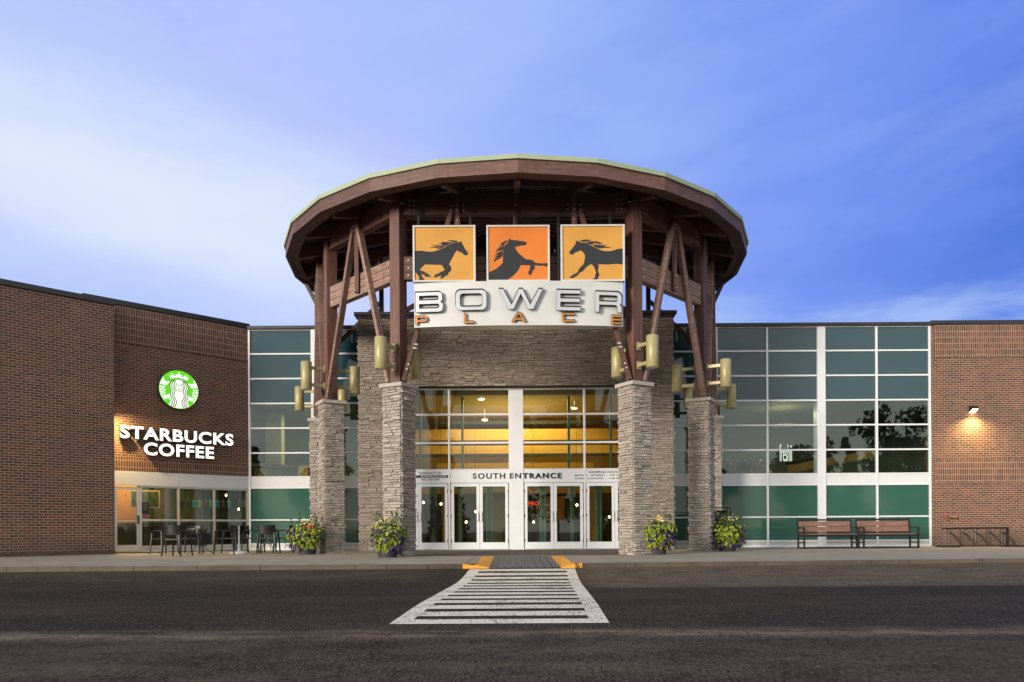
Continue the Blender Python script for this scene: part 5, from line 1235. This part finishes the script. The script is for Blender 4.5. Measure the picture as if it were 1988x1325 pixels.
planter(753, 18.45, 'potted lime vine with yellow flowers before the pillar left of the entrance doors', 2, False, .1, .40, 1)
planter(1275, 19.35, 'potted lime vine and purple petunias right of the pillar by the entrance doors', 3, False, .1, .42, 1)
planter(1412, 21.7, 'potted lime vine and petunias beside the black rack at the outer right pillar', 4, False, .1, .44, 1)

# ------------------------------------------------------------------ benches
def bench():
    r = empty('park_bench', (0, 0, 0), 0, 'slatted brown bench with black frame, left of the pair', 'bench', 'benches in front of the glass wall')
    W = 1.70
    m = MB()
    for i, zz in enumerate((.60, .775)): m.beam((.03, .30+.03*i, zz+.0), (W-.03, .30+.03*i, zz), .028, .155)
    m.build('backrest', M['plank'], r, .006)
    m = MB(); m.beam((.0, .345, .90), (W, .345, .90), .04, .055); m.beam((0, .285, .49), (W, .285, .49), .035, .04); m.build('back_rail', M['black'], r, .004)
    m = MB()
    for i in range(3): m.box(.03, W-.03, -.22+i*.165, -.075+i*.165, .425, .46)
    m.build('seat', M['plank'], r, .006)
    m = MB(); m.box(.0, W, -.245, -.22, .37, .44); m.build('seat_rail', M['black'], r, .004)
    for xx in (0, W):
        m = MB(); m.beam((xx, .27, .0), (xx, .285, .45), .05, .05); m.beam((xx, .285, .45), (xx, .35, .97), .05, .045); m.build('rear_leg', M['black'], r, .005)
        m = MB(); m.beam((xx, -.22, 0), (xx, -.22, .64), .05, .05); m.build('front_leg', M['black'], r, .005)
        m = MB(); m.beam((xx, -.25, .655), (xx, .33, .655), .055, .03); m.build('armrest', M['black'], r, .005)
        m = MB(); m.beam((xx, -.22, .40), (xx, .28, .40), .04, .05); m.beam((xx, -.22, .18), (xx, .27, .18), .035, .035); m.build('side_rail', M['black'], r, .004)
        m = MB(); m.beam((xx, -.27, .02), (xx, .33, .02), .06, .04); m.build('foot', M['black'], r, .004)
    m = MB(); m.beam((0, -.22, .03), (W, -.22, .03), .05, .05); m.build('base_rail', M['black'], r, .004)
    return r
b1 = bench(); b1.location = (P(1548, 1040, 24.35).x, 24.0, 0.002); b2 = copy_tree(b1); b2.location = (P(1661, 1040, 24.35).x, 24.0, 0.002)
b2['label'] = 'slatted brown bench with black frame, nearer the red brick wall'; b1['label'] = 'slatted brown bench with black frame, nearer the stone pillars'

# bike rack
bx = P(1828, 1060, 24.9).x
r = empty('bike_rack', (bx, 24.85, 0.002), 0, 'low black bicycle rack with slanting hoops in front of the red brick wall', 'bike rack')
m = MB(); m.tube((0, 0, .615), (2.15, 0, .615), .032, 10); m.build('top_rail', M['black'], r)
m = MB(); m.box(-.02, 2.3, .0-.02, .02, .02, .05); m.box(-.02, 2.3, -.35, -.31, .02, .05); m.build('bottom_rail', M['black'], r)
for xx in (.05, 2.12): m = MB(); m.box(xx-.22, xx+.28, -.45, .1, .0, .045); m.build('foot', M['black'], r, .004)
m = MB(); m.box(2.09, 2.15, -.03, .03, .04, .62); m.build('end_post', M['black'], r)
for i in range(5):
    xx = .16+i*.43; m = MB()
    for q in (0, .11): m.tube((xx+q, 0, .04), (xx+q, 0, .6), .017, 6)
    m.path([(xx+.02, 0, .50), (xx+.12, -.12, .38), (xx+.25, -.30, .10), (xx+.25, -.33, .04)], .015, 6); m.path([(xx+.12, 0, .46), (xx+.2, -.12, .36), (xx+.32, -.30, .10)], .015, 6)
    m.build('hoop', M['black'], r)
# standpipe
p = P(1838, 1004, FY); r = empty('fire_standpipe', (p.x, FY-.051, p.z), 0, 'faded red fire hose connection on the brick wall above the bike rack', 'hydrant')
m = MB(); m.tube((0, 0, 0), (0, -.03, 0), .13, 20); m.build('flange', simple('faded_red', (.32, .10, .09, 1), .6, 0, .3, 12), r)
m = MB(); m.tube((0, -.03, 0), (0, -.12, 0), .06, 14); m.tube((0, -.09, 0), (.2, -.13, -.02), .045, 12); m.tube((.2, -.13, -.02), (.23, -.135, -.023), .055, 12); m.build('outlet', simple('dull_brass', (.20, .15, .10, 1), .5, .5, .3, 12), r)
# black rack behind the right pillar
p = P(1397, 1040, 23.2); r = empty('leaflet_rack', (p.x+.06, 23.2, 0.002), 0, 'small black open leaflet rack half hidden behind the outer right pillar', 'rack')
m = MB()
for xx in (-.22, .22):
    for yq in (-.18, .18): m.box(xx-.015, xx+.015, yq-.015, yq+.015, 0, 1.28)
m.build('frame', M['black'], r)
for zz in (.15, .55, .9, 1.26): MB().box(-.235, .235, -.195, .195, zz, zz+.025).build('shelf', M['black'], r)
MB().box(-.2, .2, .15, .17, .0, 1.2).build('back_panel', M['black'], r); MB().box(-.2, .2, -.15, .12, .575, .72).build('paper_stack', dark, r); MB().box(-.2, .2, -.15, .1, .175, .5).build('paper_stack', simple('paper_maroon', (.10, .035, .04, 1), .8), r)

# ------------------------------------------------------------------ cafe furniture
def chair():
    r = empty('cafe_chair', (0, 0, 0), 0, '', 'chair', 'black armchairs outside the coffee shop')
    m = MB(); m.box(-.24, .24, -.22, .22, .42, .45); m.build('seat', simple('seat_strap', (.07, .055, .045, 1), .6, 0, .3, 20), r, .01)
    m = MB(); n_ = 8
    for i in range(n_):
        a0 = -.9+1.8*i/n_; a1 = -.9+1.8*(i+1)/n_; f_ = lambda a: (.28*math.sin(a)*1.1, .06+.22*math.cos(a))
        (x0, y0), (x1, y1) = f_(a0), f_(a1); v = [(x0, y0, .56), (x1, y1, .56), (x1*1.03, y1+.03, .82), (x0*1.03, y0+.03, .82)]; v2 = [(q[0]*.94, q[1]-.018, q[2]) for q in v]
        m.add(v+v2, [(0, 1, 2, 3), (7, 6, 5, 4), (0, 4, 5, 1), (3, 2, 6, 7)])
    m.build('backrest', M['black'], r)
    for sx in (-1, 1):
        m = MB(); m.tube((sx*.24, -.20, .66), (sx*.28, -.26, 0), .022, 8); m.build('leg', M['black'], r)
        m = MB(); m.tube((sx*.22, .22, .62), (sx*.27, .28, 0), .022, 8); m.build('leg', M['black'], r)
        m = MB(); m.path([(sx*.245, -.22, .655), (sx*.27, -.05, .665), (sx*.25, .16, .665)], .018, 8); m.build('armrest', M['black'], r)
        m = MB(); m.tube((sx*.235, -.2, .43), (sx*.235, .22, .43), .014, 6); m.build('side_rail', M['black'], r)
    return r
def table():
    r = empty('cafe_table', (0, 0, 0), 0, '', 'table', 'black cafe tables outside the coffee shop')
    m = MB(); m.lathe([(.33, .70), (.345, .705), (.345, .722), (.33, .727)], n=28); m.build('tabletop', simple('table_mesh', (.09, .08, .07, 1), .35, .4, .2, 30), r)
    m = MB()
    for i in range(20):
        a = i*6.283/20; m.tube((.16*math.cos(a), .16*math.sin(a), .26), (.16*math.cos(a), .16*math.sin(a), .70), .005, 4)
    m.lathe([(.165, .255), (.165, .27)], n=20); m.build('cage', M['black'], r)
    for i in range(4):
        a = i*math.pi/2+.5; m = MB(); c_, s_ = math.cos(a), math.sin(a); m.path([(.05*c_, .05*s_, .70), (.10*c_, .10*s_, .28), (.18*c_, .18*s_, .13), (.32*c_, .32*s_, .05), (.34*c_, .34*s_, 0)], .011, 6); m.build('leg', M['black'], r)
    return r
def put(o, px, Yd, rz_, label): p = P(px, 1070, Yd); o.location = (p.x, Yd, .003); o.rotation_euler = (0, 0, R(rz_)); o['label'] = label
# rotation 0 = backrest away from the camera (+Y), sitter faces the camera
ch = chair(); put(ch, 344, 20.3, 172, 'black cafe armchair seen from behind, nearest the camera at the larger table')
for a in ((372, 22.5, 8, 'black cafe armchair behind the larger table, facing the camera'), (319, 21.9, 62, 'black cafe armchair furthest left, half behind the nearest armchair'), (434, 21.6, -70, 'black cafe armchair right of the larger table, turned to face left'), (456, 22.9, -110, 'black cafe armchair by the last shop window behind the white pole'),
          (492, 23.0, 90, 'black cafe armchair at the left of the second table, in front of the white mullion'), (521, 22.0, 185, 'black cafe armchair with its back to the camera at the second table'), (550, 23.0, -80, 'black cafe armchair closest to the wide flower pot, facing left')):
    put(copy_tree(ch), *a)
tb = table(); put(tb, 389, 21.1, 0, 'round black cafe table with wire base between the left armchairs'); put(copy_tree(tb), 519, 23.2, 20, 'round black cafe table beside the green glass, near the flower pot')
p = P(464, 1070, 21.9); r = empty('umbrella_stand', (p.x, 21.9, .003), 0, 'white umbrella stand, bare pole on a round base, before the coffee shop window', 'umbrella stand')
MB().lathe([(.25, 0), (.25, .04), (.20, .06), (.05, .09), (.03, .12)], n=24).build('base', M['whitetxt'], r); MB().tube((0, 0, .1), (0, 0, .80), .025, 10).build('pole', M['whitetxt'], r)
p = P(535, 1070, 24.0)

# ------------------------------------------------------------------ trees across the car park (they show in the glass)
def tree(x_, y_, h, kind, label, seed):
    rg = random.Random(seed); r = empty('spruce_tree' if kind else 'leafy_tree', (x_, y_, -1.1), 0, label, 'tree', 'trees across the car park mirrored in the glass')
    m = MB(); m.tube((0, 0, 0), (0, 0, h*.9), h*.02, 8, h*.005)
    c = MB()
    if kind:
        for i in range(46):
            zz = h*(.08+.9*i/46); rr = h*.21*(1-i/47)*rg.uniform(.75, 1.15)
            for k in range(9):
                a = rg.uniform(0, 6.28); e = Vector((math.cos(a)*rr, math.sin(a)*rr, zz-rr*.25)); m.tube((0, 0, zz), e, .03, 3, cap=False)
                for q in range(5):
                    f_ = rg.uniform(.25, 1); leafball(c, (e.x*f_, e.y*f_, zz-rr*.25*f_), .3, .3, .18, 3, .35, rg)
    else:
        for i in range(34):
            a = rg.uniform(0, 6.28); b_ = Vector((math.cos(a)*h*.26*rg.random(), math.sin(a)*h*.26*rg.random(), h*rg.uniform(.16, .9))); m.tube((0, 0, h*.3), b_, h*.008, 5, h*.002)
            leafball(c, b_, h*.12, h*.12, h*.09, 190, .42, rg)
    m.build('trunk', bark, r); c.build('crown', M['tree'], r)
def mir_x(px, D): return (px-994)*D/1480
D = 52+34
for i, (px, top, kd, lb) in enumerate(((1765, 775, 0, 'big leafy tree mirrored at the right end of the wide glass wall'), (1665, 852, 1, 'lone spruce mirrored beside the big leafy tree'), (1598, 848, 0, 'small leafy tree mirrored by the wide white column'), (495, 860, 1, 'slim spruce mirrored at the left edge of the left glass wall'),
        (1080, 762, 0, 'leafy tree mirrored in the right entrance panes'), (870, 850, 1, 'small spruce mirrored in the left entrance panes'), (1180, 800, 0, 'leafy tree mirrored in the far right entrance panes'), (620, 880, 0, 'round leafy tree mirrored behind the left canopy posts'), (1400, 905, 0, 'low leafy tree mirrored beside the outer right pillar'))):
    tree(mir_x(px, D), -34-(i % 3)*2.0, EYE+1.1+(1030-top)*(D+(i % 3)*2)/1480, kd, lb, 50+i)

print('objects', len(bpy.data.objects))
